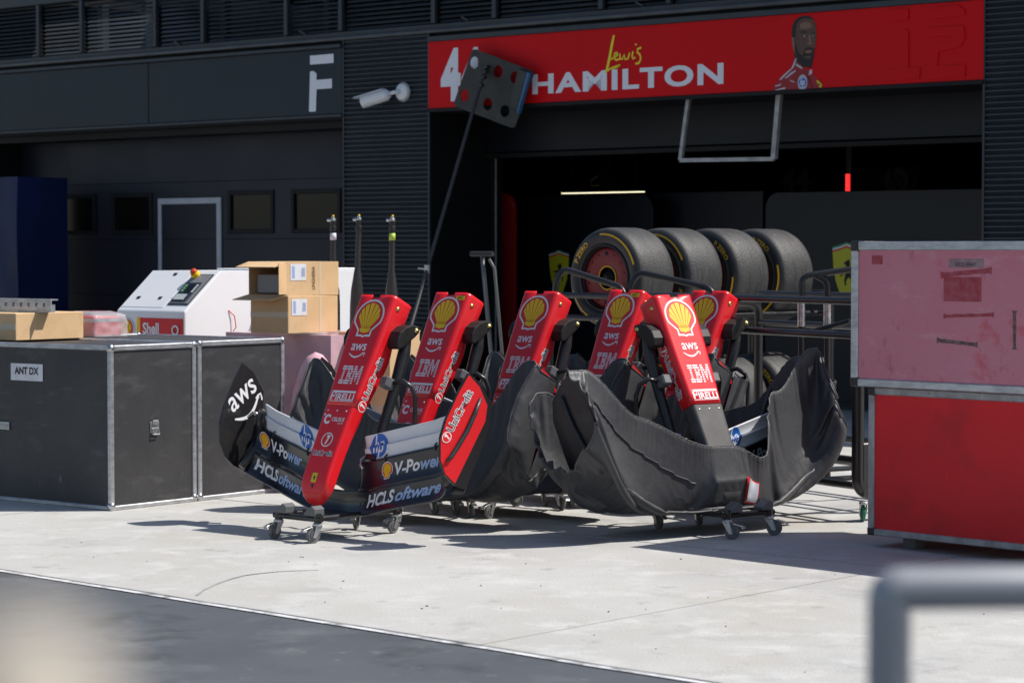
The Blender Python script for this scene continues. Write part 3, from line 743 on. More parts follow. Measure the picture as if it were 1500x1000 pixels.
def loft(stations, cap0=False, cap1=False, notch=False):
    mb = MB(); rs = [ring(a) for a in stations]; k = len(rs[0])
    fs = []
    for i in range(len(rs) - 1):
        for j in range(k):
            if notch and i == len(rs) - 2 and j == k - 1: continue
            fs.append((i*k+j, i*k+(j+1) % k, (i+1)*k+(j+1) % k, (i+1)*k+j))
    if cap0: fs.append(tuple(range(k)))
    if cap1: fs.append(tuple(range((len(rs)-1)*k, len(rs)*k)))
    return mb.add([p for r_ in rs for p in r_], fs)
TIP_ST = [.0, .003, .008, .016, .028, .045, .065, .09, .115, .14, .17, .22, .3, .4, .5, SEAM - .002]
TOP_ST = [SEAM + .001, .62, .7, .78, .84, .88, .91, .94, .97, 1.0, 1.03, 1.05, 1.08, 1.12, 1.16, 1.203, NL]
def on_top(x, y, t): return (x, -(n_ht(y) + t), y)
def on_flank(sgn):
    return lambda h, a, t: (sgn * (n_wd(a) + t), -h, a)
def face_mark(dec, parent, name, w, a, k):
    return Decal().logo(dec, w, a, k).build(name, on_top, parent, cut=.03)
# ---- wing
def LE(aw): return .03 + .30 * max(0, aw - .2) ** 1.05
def TE(aw): return .43 + .26 * max(0, aw - .15) + .10 * max(0, aw - .6)
def wing_pt(w, q, lift=0.0):
    aw = abs(w)
    a = LE(aw) + (TE(aw) - LE(aw)) * q
    h = -.275 + .15 * q ** 1.4 + .03 * math.sin(aw * 5) * (1 - q)
    ob = max(0, (aw - .60) / .175); h += (.11 - .10 * q) * ob ** 2.2
    return Vector((w, -(h + lift), a))
ELEM = [('main_plane', 0.0, .32, 0.0, 'wing_navy'), ('wing_element', .335, .69, .105, 'wing_navy'), ('flap', .705, .85, .15, 'wing_white'), ('flap', .862, 1.0, .15, 'wing_white')]
def wing_q(e, t):   # chord position inside an element, each element cambered on its own
    return ELEM[e][1] + (ELEM[e][2] - ELEM[e][1]) * t
def wing_surf(e, w, t, lift=0.0):
    p = wing_pt(w, wing_q(e, t), lift); p.y += (.016 if e < 2 else .005) * math.sin(math.pi * t) - .012 * (t - .5) * (1 if e else .6); return p
def wing_map(e, sgn):
    "2D decal: x along the span from inboard, y up the chord; slanted with the sweep"
    def f(x, y, lift): return wing_surf(e, sgn * x, y, lift + .0045)
    return f
def wing_tilt_map(e, sgn, w0, t0, chord):
    # upright lettering whose baseline follows the element
    def f(x, y, lift):
        w = w0 + x * sgn; return wing_surf(e, w, t0 + y / chord, lift + .0045)
    return f
EP = [(.775, .01), (.765, -.09), (.70, -.215), (.60, -.26), (.40, -.262), (.225, -.25), (.215, -.17), (.235, -.08), (.29, -.01), (.39, .04), (.5, .05), (.66, .035)]
def ep_w(a, h): return SPAN + .05 * (a - .4) - .06 * h
def make_wing(root, bare=False):
    for sgn in (1, -1):
        for e, (nm, q0, q1, win, m) in enumerate(ELEM):
            if e == 0 and sgn == -1: continue
            w0 = -WEND if e == 0 else win
            nu = 64 if e == 0 else 32
            mb = MB().grid(nu, 13, lambda s_, t: wing_surf(e, (w0 + ((WEND if e < 2 else .70) - w0) * s_) * (sgn if e else 1), t))
            o = mb.build(nm, m, root, smooth=True, solid=.008)
            if e == 0: mp_ = o
        # endplate
        o = MB().prism(EP, lambda a, h, t: (sgn * (ep_w(a, h) + t), -h, a), -.006, .006).build('endplate', 'carbon', root, bevel=.003)
        # footplate and rolled edge between the elements and the endplate
        MB().grid(10, 16, lambda s_, t: Vector((sgn * (WEND - .02 + (SPAN - WEND + .018) * s_), -(-.265 + .05 * t - .03 * math.sin(math.pi * s_)), LE(WEND) + .0 + .37 * t + .03 * s_))).build('footplate', 'carbon', root, smooth=True, solid=.007)
        MB().tube([(sgn * (WEND + .004), -(-.17 - .04 * k), LE(WEND) + .02 + .10 * k) for k in range(4)], [.02, .034, .036, .022], 12).build('rolled_edge', 'carbon', root, smooth=True)
        d = Decal().add(poly2d([(.767, .005), (.745, -.09), (.68, -.19), (.60, -.215), (.225, -.165), (.242, -.08), (.295, -.015), (.39, .034), (.5, .043), (.655, .028)]), 'carbon_matt' if bare and sgn < 0 else 'race_red_matt')
        d.build('endplate_panel', lambda a, h, t: (sgn * (ep_w(a, h) + .0062 + t), -h, a), o)
        f2 = lambda x, y, t: (sgn * (ep_w(.54 + x, -.018 + y - .16 * x) + .0085 + t), -(-.018 + y - .16 * x), .54 + x)
        if sgn > 0:
            d = Decal().logo(halo_word('UniCredit', .05, .24), .035, -.02).logo(ball_mark(), -.125, .0, .062)
            d.build('lettering', f2, o, cut=.05)
        else:
            def inner(x, y, t):
                a = .585 + .24 * (.84 * x + .54 * y); h = -.095 + .24 * (-.54 * x + .84 * y)
                return (-(ep_w(a, h) - .0064 - t), -h, a)
            Decal().logo(aws_logo(), 0, 0).build('lettering', inner, o, cut=.2)
        MB().tube([(sgn * (ep_w(a, h) + .016), -h, a) for a, h in ((.69, -.12), (.6, -.118), (.5, -.108), (.4, -.085), (.33, -.065), (.30, -.045))], [.008, .013, .014, .014, .013, .006], 8).build('endplate_fin', 'carbon_matt', o, smooth=True)
        # flap links and adjuster
        for wq in (.30, .62):
            p0 = wing_surf(1, sgn * wq, .86, .006); p1 = wing_surf(2, sgn * wq, .18, .006)
            MB().tube([p0, (p0 + p1) / 2 + Vector((0, -.014, 0)), p1], .005, 6).build('slot_bracket', 'black_paint', root, smooth=True)
        p0 = wing_surf(2, sgn * .19, .0, .004)
        MB().tube([p0 + Vector((-.03*sgn, -.012, .02)), p0 + Vector((-.045*sgn, -.03, -.01)), p0 + Vector((-.03*sgn, -.035, -.045)), p0 + Vector((-.012*sgn, -.025, -.06))], .0065, 8).build('flap_hook', 'steel', root, smooth=True)
        tree_box('flap_adjuster', tuple(p0 + Vector((-.035, -.02, .0))), tuple(p0 + Vector((.035, .02, .03))), 'black_paint', root, bevel=.003)
        # linkage where the flaps end short of the endplate
        pl_ = wing_surf(2, sgn * .715, .5, .02)
        MB().tube([pl_ + Vector((0, .01, -.05)), pl_ + Vector((.015 * sgn, -.02, .0)), pl_ + Vector((.02 * sgn, -.01, .05))], [.018, .022, .016], 8).build('flap_pivot', 'black_paint', root, smooth=True)
        MB().tube([pl_ + Vector((.03 * sgn, -.03, .02)), pl_ + Vector((.07 * sgn, -.02, .03)), pl_ + Vector((.12 * sgn, .0, .01))], .011, 8).build('pivot_rod', 'steel', root, smooth=True)
        # prints on the elements
        hpd = Decal().logo(hp_logo(), 0, 0, .115)
        if sgn < 0: hpd = Decal().logo(hp_logo(), 0, 0, .115)
        def hmap(x, y, lift):
            w = (.245 if sgn > 0 else -.325) + x; q = .855 + y / (TE(.3) - LE(.3)); q = min(.998, max(.707, q))
            e = 2 if q < .856 else 3; t = (q - ELEM[e][1]) / (ELEM[e][2] - ELEM[e][1]); return wing_surf(e, w, min(1, max(0, t)), lift + .0062)
        hpd.build('round_logo', hmap, root, cut=.02)
        chord1 = (TE(.5) - LE(.5)) * .33
        d = Decal().logo(shell_logo(), -.185, .026, .07).add(shift(text2d('V-Po', .054, .16, bold=.03, shear=.15), -.055, 0), 'white_ink').add(shift(text2d('wer', .054, .135, bold=.03, shear=.15), .095, 0), 'pale_blue_ink')
        d.build('lettering', lambda x, y, lift: wing_surf(1, (.49 if sgn > 0 else -.52) + x, .36 + y / chord1, lift + .0062), root, cut=.05)
        chord0 = (TE(.5) - LE(.5)) * .30
        d = Decal().add(shift(text2d('HCLS', .056, .185, bold=.035, shear=.25), -.155, 0), 'white_ink').add(shift(text2d('oftware', .056, .285, bold=.03, shear=.25), .085, 0), 'pale_blue_ink')
        d.build('lettering', lambda x, y, lift: wing_surf(0, (.44 if sgn > 0 else -.495) + x, .36 + y / chord0, lift + .0062), mp_, cut=.05)
NOSES = []
def make_nose(name, label, tip, yaw, lean=LEAN, tip_mat='race_red', tag_mark=False, group='nose cones on wheeled stands'):
    root = thing(name, label, 'nose cone', tip, rot=(-lean, 0, yaw), group=group)
    loft(TIP_ST, cap0=True).build('nose_tip', tip_mat, root, smooth=True, auto=60)
    loft(TOP_ST, notch=True).build('nose_shell', 'race_red', root, smooth=True, solid=.006, soff=-1, auto=60)
    bk = MB(); r_ = ring(1.178, .965); n_ = len(r_); bk.add([(x, y + .004, z) for x, y, z in r_] + [(x * .98, y + .004, z - .05) for x, y, z in r_], [tuple(range(n_))] + [(i, (i+1) % n_, n_+(i+1) % n_, n_+i) for i in range(n_)])
    bk.build('bulkhead', 'black_paint', root)
    rb = MB(); r0 = ring(1.15); sel = [p for p in r0 if p[1] > .08]
    MB().box((-.09, n_dp(1.2) - .02, 1.08), (.09, n_dp(1.2) + .018, 1.19)).build('rear_edge', 'carbon_matt', root, bevel=.01)
    face_mark(shell_logo(), root, 'shell_logo' if False else 'scallop_logo', 0, 1.075, .205)
    face_mark(aws_logo(), root, 'lettering', .0, .885, .112)
    face_mark(bars_logo(), root, 'bar_lettering', .012, .733, .148)
    face_mark(pirelli_logo(), root, 'lettering', .004, .612, .185)
    if tip_mat == 'race_red':
        c = Decal().add(shift(text2d('C', .055, .05, bold=.05), -.058, -.028), 'white_ink').add(shift(text2d('CELSIUS', .024, .105, bold=.02, shear=.1), .035, -.012), 'white_ink').add(circle2d(.007, 10, -.088, .028), 'white_ink').add(shift(text2d('LIVE FIT', .009, .045, bold=.02), .062, -.03), 'white_ink')
        face_mark(c, root, 'lettering', 0, .475, .9)
        u_ = Decal().logo(halo_word('UniCredit', .034, .165), 0, -.06).logo(ball_mark(), .0, .045, .095)
        face_mark(u_, root, 'lettering', 0, .315, .88)
        face_mark(shield_logo(True), root, 'shield_emblem', 0, .135, .052)
        Decal().add(poly2d([(-.014, .098), (.014, .098), (0, .072)]), 'black_ink').build('sensor_mark', on_top, root)
    for s_ in (1, -1):
        d = Decal().logo(halo_word('UniCredit', .042, .25), 0, 0).logo(ball_mark(), -.165, .016, .062)
        if s_ > 0: f = lambda x, y, t: on_flank(1)(-.080 + y - .02 * x, .745 + x, t)
        else: f = lambda x, y, t: on_flank(-1)(-.055 - .034 + y, .745 - x, t)
        d.build('lettering', f, root, cut=.06)
        # latch pins
        aa, hh = 1.16, -.055
        MB().lathe([(.0, .006), (.010, .005), (.013, .001), (.013, -.004)], 14, 'x').build('latch_pin', 'brass', root, loc=(s_ * (n_wd(aa) + .001), -hh, aa), smooth=True).rotation_euler = (0, 0 if s_ > 0 else R(180), 0)
    for x in (-.07, .0, .07):
        MB().lathe([(0, .002), (.005, .0015), (.006, -.001)], 8, 'y').build('rivet', 'steel', root, loc=(x, -.0008, SEAM - .03)).rotation_euler = (R(180), 0, 0)
    if tag_mark:
        Decal().add(rect2d(-.035, -.013, .035, .013), 'yellow_ink').add(shift(text2d('EFC', .014, .04, bold=.02), 0, -.007), 'black_ink', 1).build('yellow_tag', lambda x, y, t: on_top(.085 + x, 1.185 + y, t), root)
    make_wing(root, tip_mat != 'race_red')
    return root
# ================================================================== WHEELED STANDS
def caster_parts(parent, x, y, ang, wheel='wheel_grey', r=.043, brake=True, as_part='caster'):
    c = bpy.data.objects.new(as_part, None); COL.objects.link(c); c.parent = parent; c.location = (x, y, 0); c.rotation_euler = (0, 0, ang)
    off = .03
    mb = MB().lathe([(.0, 2*r + .018), (.024, 2*r + .018), (.027, 2*r + .012), (.027, 2*r + .004), (.02, 2*r), (0, 2*r)], 14, 'z')
    for sx in (-1, 1):
        mb.prism([(-.022, 2*r + .006), (.022, 2*r + .006), (off + .014, r - .008), (off + .006, r - .016), (off - .010, r - .014)], lambda a, z, t: (t * sx, a, z), .016, .0195)
    mb.build('fork', 'zinc', c, bevel=.001)
    MB().lathe([(.0, -.013), (r*.55, -.013), (r*.6, -.008), (r*.85, -.011), (r, -.006), (r, .006), (r*.85, .011), (r*.6, .008), (r*.55, .013), (0, .013)], 22, 'x').build('wheel', [wheel], c, smooth=True, auto=35, loc=(0, off, r))
    MB().lathe([(r*.72, -.0125), (r*.9, -.0115), (r*.9, .0115), (r*.72, .0125)], 22, 'x').build('tyre_band', 'rubber', c, loc=(0, off, r)) if False else None
    if brake:
        MB().box((-.014, off + .012, 2*r - .010), (.014, off + .072, 2*r - .004), Matrix.Rotation(R(-14), 3, 'X')).tube([(-.014, off + .07, 2*r - .022), (.014, off + .07, 2*r - .022)], .005, 6).build('brake_pedal', 'steel', c, bevel=.001)
    return c
BASE_W, BASE_L, BASE_Z = .15, .60, .125; TB = .06
def make_stand(label, loc, yaw, lean, angs, pad=True):
    "origin: ground under the middle of the front bar; x across, y backwards"
    st = thing('nose_stand', label, 'stand', loc, yaw, group='wheeled nose stands')
    MB().tube([(-BASE_W - .03, 0, BASE_Z), (BASE_W + .03, 0, BASE_Z)], .017, 10).build('front_bar', 'black_paint', st, smooth=True, auto=40)
    MB().tube([(-BASE_W - .03, BASE_L, BASE_Z), (BASE_W + .03, BASE_L, BASE_Z)], .017, 10).build('rear_bar', 'black_paint', st, smooth=True, auto=40)
    for s_ in (-1, 1):
        MB().tube([(s_ * BASE_W, .016, BASE_Z), (s_ * BASE_W, BASE_L - .016, BASE_Z)], .015, 10).build('side_rail', 'black_paint', st, smooth=True, auto=40)
    tree_box('base_plate', (-.11, .10, BASE_Z - .008), (.11, .40, BASE_Z + .006), 'carbon_matt', st, bevel=.003)
    i = 0
    for x in (-BASE_W, BASE_W):
        for y in (0, BASE_L):
            MB().tube([(x, y, .100), (x, y, BASE_Z + .03)], .020, 10).build('corner_post', 'black_paint', st, smooth=True, auto=40)
            caster_parts(st, x, y, angs[i]); i += 1
    # foam blocks that take the wing
    for s_ in (-1, 1):
        MB().prism([(-.035, BASE_Z + .016), (.045, BASE_Z + .016), (.045, BASE_Z + .055), (.02, BASE_Z + .07), (-.02, BASE_Z + .042), (-.035, BASE_Z + .032)], lambda a, z, t: (s_ * .11 + a, t, z), -.03, .045).build('tip_block', 'grey_plastic', st, bevel=.003)
    # two arms behind the nose
    ca, sa = math.cos(lean), math.sin(lean)
    def nf(w, a, h): # nose frame -> stand frame (nose tip sits .18 behind the bar, .165 up)
        return Vector((w - .0, TB + a * sa - h * ca, .207 + a * ca + h * sa))
    for s_ in (-1, 1):
        MB().tube([(s_ * .135, .34, BASE_Z), nf(s_ * .14, .30, -.235), nf(s_ * .15, .72, -.215), nf(s_ * .16, .95, -.185), nf(s_ * .165, 1.09, -.15)], [.02, .022, .03, .036, .022], 8).build('arm', 'black_paint', st, smooth=True, auto=50)
        prof = [(-.075, .945), (-.058, .985), (-.062, 1.03), (-.09, 1.075), (-.13, 1.105), (-.175, 1.118), (-.195, 1.112), (-.20, 1.09), (-.18, 1.05), (-.145, 1.0), (-.115, .955), (-.095, .938)]
        w0, w1 = (.118, .21)
        MB().prism(prof, lambda h, a, t: nf(s_ * t, a, h), w0, w1).build('support_pad', 'pad_dark', st, bevel=.012, seg=2)
        b_ = nf(s_ * .211, 1.088, -.17)
        MB().lathe([(0, .010), (.007, .010), (.007, .004), (.013, .003), (.014, -.004)], 12, 'x').build('pad_bolt', 'brass', st, loc=b_, smooth=True).rotation_euler = (0, 0 if s_ > 0 else R(180), 0)
        q = nf(s_ * .175, .75, -.12)
        MB().box(tuple(q + Vector((-.03, -.035, -.03))), tuple(q + Vector((.03, .035, .03))), Matrix.Rotation(-lean, 3, 'X')).build('clamp_block', 'grey_plastic', st, bevel=.008)
        e = nf(s_ * .205, .76, -.14)
        pts = [e, e + Vector((s_*.05, .02, .012)), e + Vector((s_*.085, .05, -.02)), e + Vector((s_*.095, .07, -.08)), Vector((s_*.28, e.y + .08, .40)), Vector((s_*.27, BASE_L - .12, .22)), Vector((s_*.20, BASE_L - .04, BASE_Z + .01)), Vector((s_*.145, BASE_L, BASE_Z + .0))]
        MB().tube(pts, .0135, 8).build('side_hoop', 'black_paint', st, smooth=True)
    MB().tube([(0, BASE_L - .1, BASE_Z + .0), (0, BASE_L - .1, .36)], .024, 12).build('post', 'black_paint', st, smooth=True, auto=40)
    return st
def set_nose(px_top, depth_top, yaw, lean=LEAN, along=NL - .005):
    "tip position from where the left corner of the nose top stands"
    P = at_depth(px_top[0], px_top[1], depth_top)
    rot = Matrix.Rotation(yaw, 3, 'Z') @ Matrix.Rotation(-lean, 3, 'X')
    return P - rot @ Vector((-n_wd(NL), 0, NL)), rot
spec = [  # top-left corner pixel, depth, yaw, stand label, nose label
 ((526, 431.5), 13.39, YAW + R(0), 'uncovered red nose cone with front wing and endplates showing, at the left front', dict()),
 ((636, 427), 14.15, YAW, 'red nose cone second from the left, small yellow tag near its top', dict(tag_mark=True)),
 ((766, 427), 14.55, YAW, 'red nose cone third from the left, middle of the row', dict()),
 ((891.5, 423), 15.05, YAW, 'red nose cone fourth from the left, with a yellow sticker on its top corner', dict(tag_mark=True)),
 ((1012, 424), 14.75, YAW, 'red nose cone at the back, half hidden behind the sunlit nose', dict()),
]
stand_lab = ['wheeled black stand under the uncovered nose cone at the left front', 'wheeled black stand under the second nose from the left', 'wheeled black stand under the middle nose cone',
             'wheeled black stand under the fourth nose from the left', 'wheeled black stand under the rearmost nose cone']
NOSE_TF = []
for (pt, D, yw, lab, kw), sl_ in zip(spec, stand_lab):
    tip, rot = set_nose(pt, D, yw)
    tip.z = .208
    make_nose('nose_cone', lab, tip, yw, **kw)
    NOSE_TF.append((tip, yw))
    g = tip - (Matrix.Rotation(yw, 3, 'Z') @ Vector((0, TB, 0))); g.z = 0
    make_stand(sl_, g, yw, LEAN, [R(random.uniform(100, 260)) for _ in range(4)])
YAW5 = R(36)
g5 = G(1096, 786); tip5 = g5 + Matrix.Rotation(YAW5, 3, 'Z') @ Vector((0, TB + .03, 0)); tip5.z = .205
make_nose('nose_cone', 'sunlit red nose cone with bare grey tip, turned the other way at the right front', tip5, YAW5, tip_mat='carbon_tip')
make_stand('wheeled black stand under the sunlit nose with the grey tip', g5, YAW5, LEAN, [R(200), R(170), R(215), R(160)])

# ================================================================== FABRIC COVERS
import numpy as np
def smooth(x, a, b):
    t = min(1, max(0, (x - a) / (b - a))); return t * t * (3 - 2 * t)
def gauss(x, s_): return math.exp(-(x / s_) ** 2)
def np_wing_h(w, a):
    aw = np.abs(w); le = .03 + .30 * np.maximum(0, aw - .2) ** 1.05; te = .43 + .26 * np.maximum(0, aw - .15) + .10 * np.maximum(0, aw - .6)
    q = (a - le) / (te - le); h = -.275 + .15 * np.clip(q, 0, 1) ** 1.4
    return np.where((q > -.05) & (q < 1.03), h, -1.0)
def np_front(w, a):
    "what holds the front sheet off: wing, endplates, nose"
    aw = np.abs(w)
    ep = np.interp(a, [.12, .16, .205, .28, .39, .5, .66, .775, .79], [-1, -.2, -.05, .0, .04, .05, .035, .005, -1]) + .012 - 1.3 * np.maximum(0, np.abs(aw - .845) - .02)
    nose = np.where(a > 0, np.minimum(0, -.075 + .8 * a), -.3) + .014 - 2.5 * np.maximum(0, aw - .12)
    return np.maximum(np.maximum(np_wing_h(w, a) + .02, ep), nose)
def drape(seed, front_top, back_top, bottom, hf, hb, w0, w1, closed0=True, closed1=True, pins_w=(), nu=116, nv=84, excess=(1.07, 1.06), steps=140, bulge=.06, hold=.04):
    """a bag hung round the wing, let go and left to settle: rows run across the span, columns from the front hem round the belly to the back hem"""
    rng = np.random.RandomState(seed)
    X = np.zeros((nu, nv, 3))                       # (w, a, h)
    for i in range(nu):
        w = w0 + (w1 - w0) * i / (nu - 1); at, ab, ak, f, b = front_top(w), bottom(w), back_top(w), hf(w), hb(w)
        end = 1.0
        if closed0: end = min(end, math.sqrt(max(0, 1 - (1 - min(1, (w - w0) / .045)) ** 2)))
        if closed1: end = min(end, math.sqrt(max(0, 1 - (1 - min(1, (w1 - w) / .045)) ** 2)))
        for j in range(nv):
            v = j / (nv - 1)
            if v < .47: t = v / .47; a = at + (ab - at) * t; h = f + bulge * math.sin(math.pi * t) - (f - b) * .40 * smooth(t, .75, 1)
            elif v < .55: t = (v - .47) / .08; a = ab - .012 * math.sin(math.pi * t); h = f - (f - b) * (.40 + .25 * t)
            else: t = (v - .55) / .45; a = ab + (ak - ab) * t; h = b + (f - b) * .35 * (1 - smooth(t, 0, .3)) - .03 * math.sin(math.pi * t)
            hm = (f + b) / 2; h = hm + (h - hm) * (.05 + .95 * end)
            X[i, j] = (w, a, h)
    ru = np.linalg.norm(X[1:] - X[:-1], axis=2) * excess[0]; rv = np.linalg.norm(X[:, 1:] - X[:, :-1], axis=2) * excess[1]
    rd1 = np.linalg.norm(X[1:, 1:] - X[:-1, :-1], axis=2) * max(excess); rd2 = np.linalg.norm(X[1:, :-1] - X[:-1, 1:], axis=2) * max(excess)
    ru2 = np.linalg.norm(X[2:] - X[:-2], axis=2) * excess[0]; rv2 = np.linalg.norm(X[:, 2:] - X[:, :-2], axis=2) * excess[1]
    ru4 = np.linalg.norm(X[4:] - X[:-4], axis=2) * excess[0]; rv4 = np.linalg.norm(X[:, 4:] - X[:, :-4], axis=2) * excess[1]
    im = np.ones((nu, nv, 1))
    if closed0: im[:2] = 0
    if closed1: im[-2:] = 0
    ws = w0 + (w1 - w0) * np.arange(nu) / (nu - 1)
    for pw in pins_w:
        i = int(np.argmin(np.abs(ws - pw))); im[max(0, i-1):i+2, :2] = 0; im[max(0, i-1):i+2, -2:] = 0
    if not closed0: im[0:2, ::9] = 0
    X0 = X.copy(); keep = np.zeros((1, nv, 1)); keep[:, int(nv * .43):int(nv * .58)] = hold; keep[:, :2] = .30; keep[:, -2:] = .30
    X += rng.normal(0, .003, X.shape) * im
    P = X.copy(); g = np.array((0, -math.cos(LEAN), -math.sin(LEAN))) * .00035
    jf = int(nv * .47); jb = int(nv * .56)
    def con(A, B, wa, wb, r, k):
        d = B - A; L_ = np.linalg.norm(d, axis=2); ws_ = wa[..., 0] + wb[..., 0]
        c = np.where(ws_ > 0, k * (L_ - r) / (np.maximum(L_, 1e-6) * np.maximum(ws_, 1e-6)), 0)[..., None] * d
        A += c * wa; B -= c * wb
    for st in range(steps):
        V = (X - P) * .96; P = X.copy(); X = X + (V + g) * im
        for it in range(7):
            for o in (0, 1):
                a_, b_ = X[o:-1:2], X[o+1::2]; n_ = min(len(a_), len(b_)); con(a_[:n_], b_[:n_], im[o:-1:2][:n_], im[o+1::2][:n_], ru[o::2][:n_], 1.0)
                a_, b_ = X[:, o:-1:2], X[:, o+1::2]; n_ = min(a_.shape[1], b_.shape[1]); con(a_[:, :n_], b_[:, :n_], im[:, o:-1:2][:, :n_], im[:, o+1::2][:, :n_], rv[:, o::2][:, :n_], 1.0)
                a_, b_ = X[o:-1:2, :-1], X[o+1::2, 1:]; n_ = min(len(a_), len(b_)); con(a_[:n_], b_[:n_], im[o:-1:2, :-1][:n_], im[o+1::2, 1:][:n_], rd1[o::2][:n_], .35)
                a_, b_ = X[o:-1:2, 1:], X[o+1::2, :-1]; n_ = min(len(a_), len(b_)); con(b_[:n_], a_[:n_], im[o+1::2, :-1][:n_], im[o:-1:2, 1:][:n_], rd2[o::2][:n_], .35)
            if it % 3 == 0:
                for s_ in range(4):
                    q = slice(s_, None, 4)
                    A, B = X[:-2][q], X[2:][q]; con(A, B, im[:-2][q], im[2:][q], ru2[q], .05)
                    A, B = X[:, :-2][:, q], X[:, 2:][:, q]; con(A, B, im[:, :-2][:, q], im[:, 2:][:, q], rv2[:, q], .05)
        X += (X0 - X) * keep * im
        # contacts
        w, a = X[..., 0], X[..., 1]
        fr_ = X[:, :jf]; hc = np_front(fr_[..., 0], fr_[..., 1]); pen = np.maximum(0, hc - fr_[..., 2]) * im[:, :jf, 0]
        fr_[..., 2] += pen; P[:, :jf][pen > 0] += (X[:, :jf] - P[:, :jf])[pen > 0] * .5
        bk = X[:, jb:]; bk[..., 2] = np.minimum(bk[..., 2], np.where(np.abs(bk[..., 0]) < .86, -.27, bk[..., 2]))
        md = X[:, jf-2:jb+2]; lim = .012 + .30 * np.maximum(0, np.abs(md[..., 0]) - .2) ** 1.05; md[..., 1] = np.where(np.abs(md[..., 0]) < .86, np.minimum(md[..., 1], lim), md[..., 1])
        zz_ = X[..., 1] * math.cos(LEAN) + X[..., 2] * math.sin(LEAN); X[..., 1] += np.maximum(0, -.075 - zz_) * im[..., 0]
    return X
def bag(root, X, subdiv=1):
    nu, nv, _ = X.shape
    at = lambda i, j: Vector((X[i, j, 0], -X[i, j, 2], X[i, j, 1]))
    mb = MB(); mb.add([at(i, j) for i in range(nu) for j in range(nv)], [(i*nv+j, (i+1)*nv+j, (i+1)*nv+j+1, i*nv+j+1) for i in range(nu-1) for j in range(nv-1)])
    o = mb.build('fabric', 'fabric', root, smooth=True)
    m = o.modifiers.new('sub', 'SUBSURF'); m.levels = m.render_levels = subdiv
    m = o.modifiers.new('solid', 'SOLIDIFY'); m.thickness = .003; m.offset = 0
    for j in (0, nv - 1): MB().tube([at(i, j) for i in range(nu)], .0045, 6).build('hem', 'fabric_edge', root, smooth=True)
    return at
def closed_top(w):
    aw = abs(w)
    return .40 + .13 * smooth(aw, .15, .55) + .27 * smooth(aw, .50, .83) - .05 * smooth(aw, .86, .905) - (.01 if w > 0 else .05) * smooth(aw, .45, .8)
def closed_front(w):
    aw = abs(w); return .035 + .04 * smooth(aw, .55, .84) - .07 * smooth(aw, .2, .5) * (1 - smooth(aw, .5, .8))
def closed_back(w):
    return -.29
def closed_bottom(w):
    aw = abs(w); return -.03 + .30 * max(0, aw - .18) ** 1.15
clab = ['black fabric cover over the wing of the second nose, just right of the uncovered wing',
        'black fabric cover over the wing of the middle nose cone',
        'black fabric cover over the wing of the fourth nose from the left',
        'black fabric cover over the wing of the rearmost nose cone']
PINS = (-.845, .845)
SIMS = [drape(11, lambda w: closed_top(w) - .015, closed_top, closed_bottom, closed_front, closed_back, -.90, .91, pins_w=PINS),
        drape(23, lambda w: closed_top(w) - .02, closed_top, closed_bottom, closed_front, closed_back, -.89, .905, pins_w=(-.845, .845), excess=(1.09, 1.07))]
for i in range(1, 5):
    tip, yw = NOSE_TF[i]
    root = thing('wing_cover', clab[i-1], 'cover', tip, rot=(-LEAN, 0, yw), group='black wing covers')
    X = SIMS[(i - 1) % 2]
    at = bag(root, X)
    for e in (2, X.shape[0] - 3):
        MB().tube([at(e, j) for j in range(X.shape[1])], .0045, 6).build('piping', 'fabric_edge', root, smooth=True)
# nose 5: open bag, right part slipped below the flaps, open tube end at the left
def f5_top(w): return .30 + .19 * smooth(-w, .1, .6) + .25 * smooth(-w, .55, .86) - .09 * gauss(w - .22, .10) + .30 * smooth(w, .26, .46) + .225 * smooth(w, .48, .80)
def f5_back(w): return .48 + .06 * smooth(abs(w), .2, .6) + .24 * smooth(abs(w), .55, .84) - .05 * smooth(abs(w), .9, .97)
def f5_bot(w): return -.065 + .26 * max(0, abs(w) - .22) ** 1.15 - .03 * gauss(w + .35, .2) + .15 * smooth(w, .2, .9) + .15 * smooth(-w, .4, .95)
def f5_hf(w): return .045 + .05 * smooth(abs(w), .5, .84)
def f5_hb(w): return -.29
root = thing('wing_cover', 'slipped black fabric cover with white label pouch, hung on the sunlit nose', 'cover', tip5, rot=(-LEAN, 0, YAW5), group='black wing covers')
X5 = drape(5, f5_top, f5_back, f5_bot, f5_hf, f5_hb, -.97, .885, closed0=False, pins_w=(-.86, .34, .83), excess=(1.075, 1.12), nu=168, nv=108, bulge=.12, steps=150, hold=.03)
at = bag(root, X5)
nu5, nv5, _ = X5.shape
MB().tube([at(0, j) for j in range(nv5)], .006, 6).build('hem', 'fabric_edge', root, smooth=True)
MB().tube([at(nu5 - 3, j) for j in range(nv5)], .0045, 6).build('piping', 'fabric_edge', root, smooth=True)
MB().tube([at(10 + k, 10 + k // 8) + Vector((0, -.005, 0)) for k in range(60)], .0045, 6).build('zip', 'fabric_edge', root, smooth=True)
def pouch(i0, i1, j0, j1, lift, ins):
    vs = []
    for a in range(9):
        for b in range(9):
            fi = i0 + ins[0] + (i1 - i0 - 2 * ins[0]) * a / 8; fj = j0 + ins[1] + (j1 - j0 - 2 * ins[1]) * b / 8
            q = [at(int(fi) + di, int(fj) + dj) for di in (0, 1) for dj in (0, 1)]; u_, v_ = fi % 1, fj % 1
            vs.append((q[0]*(1-v_) + q[1]*v_)*(1-u_) + (q[2]*(1-v_) + q[3]*v_)*u_ + Vector((0, -lift, 0)))
    return MB().add(vs, [(a*9+b, a*9+9+b, a*9+10+b, a*9+b+1) for a in range(8) for b in range(8)])
pouch(96, 106, 13, 30, .010, (0, 0)).build('pouch_border', 'red_ink', root, smooth=True)
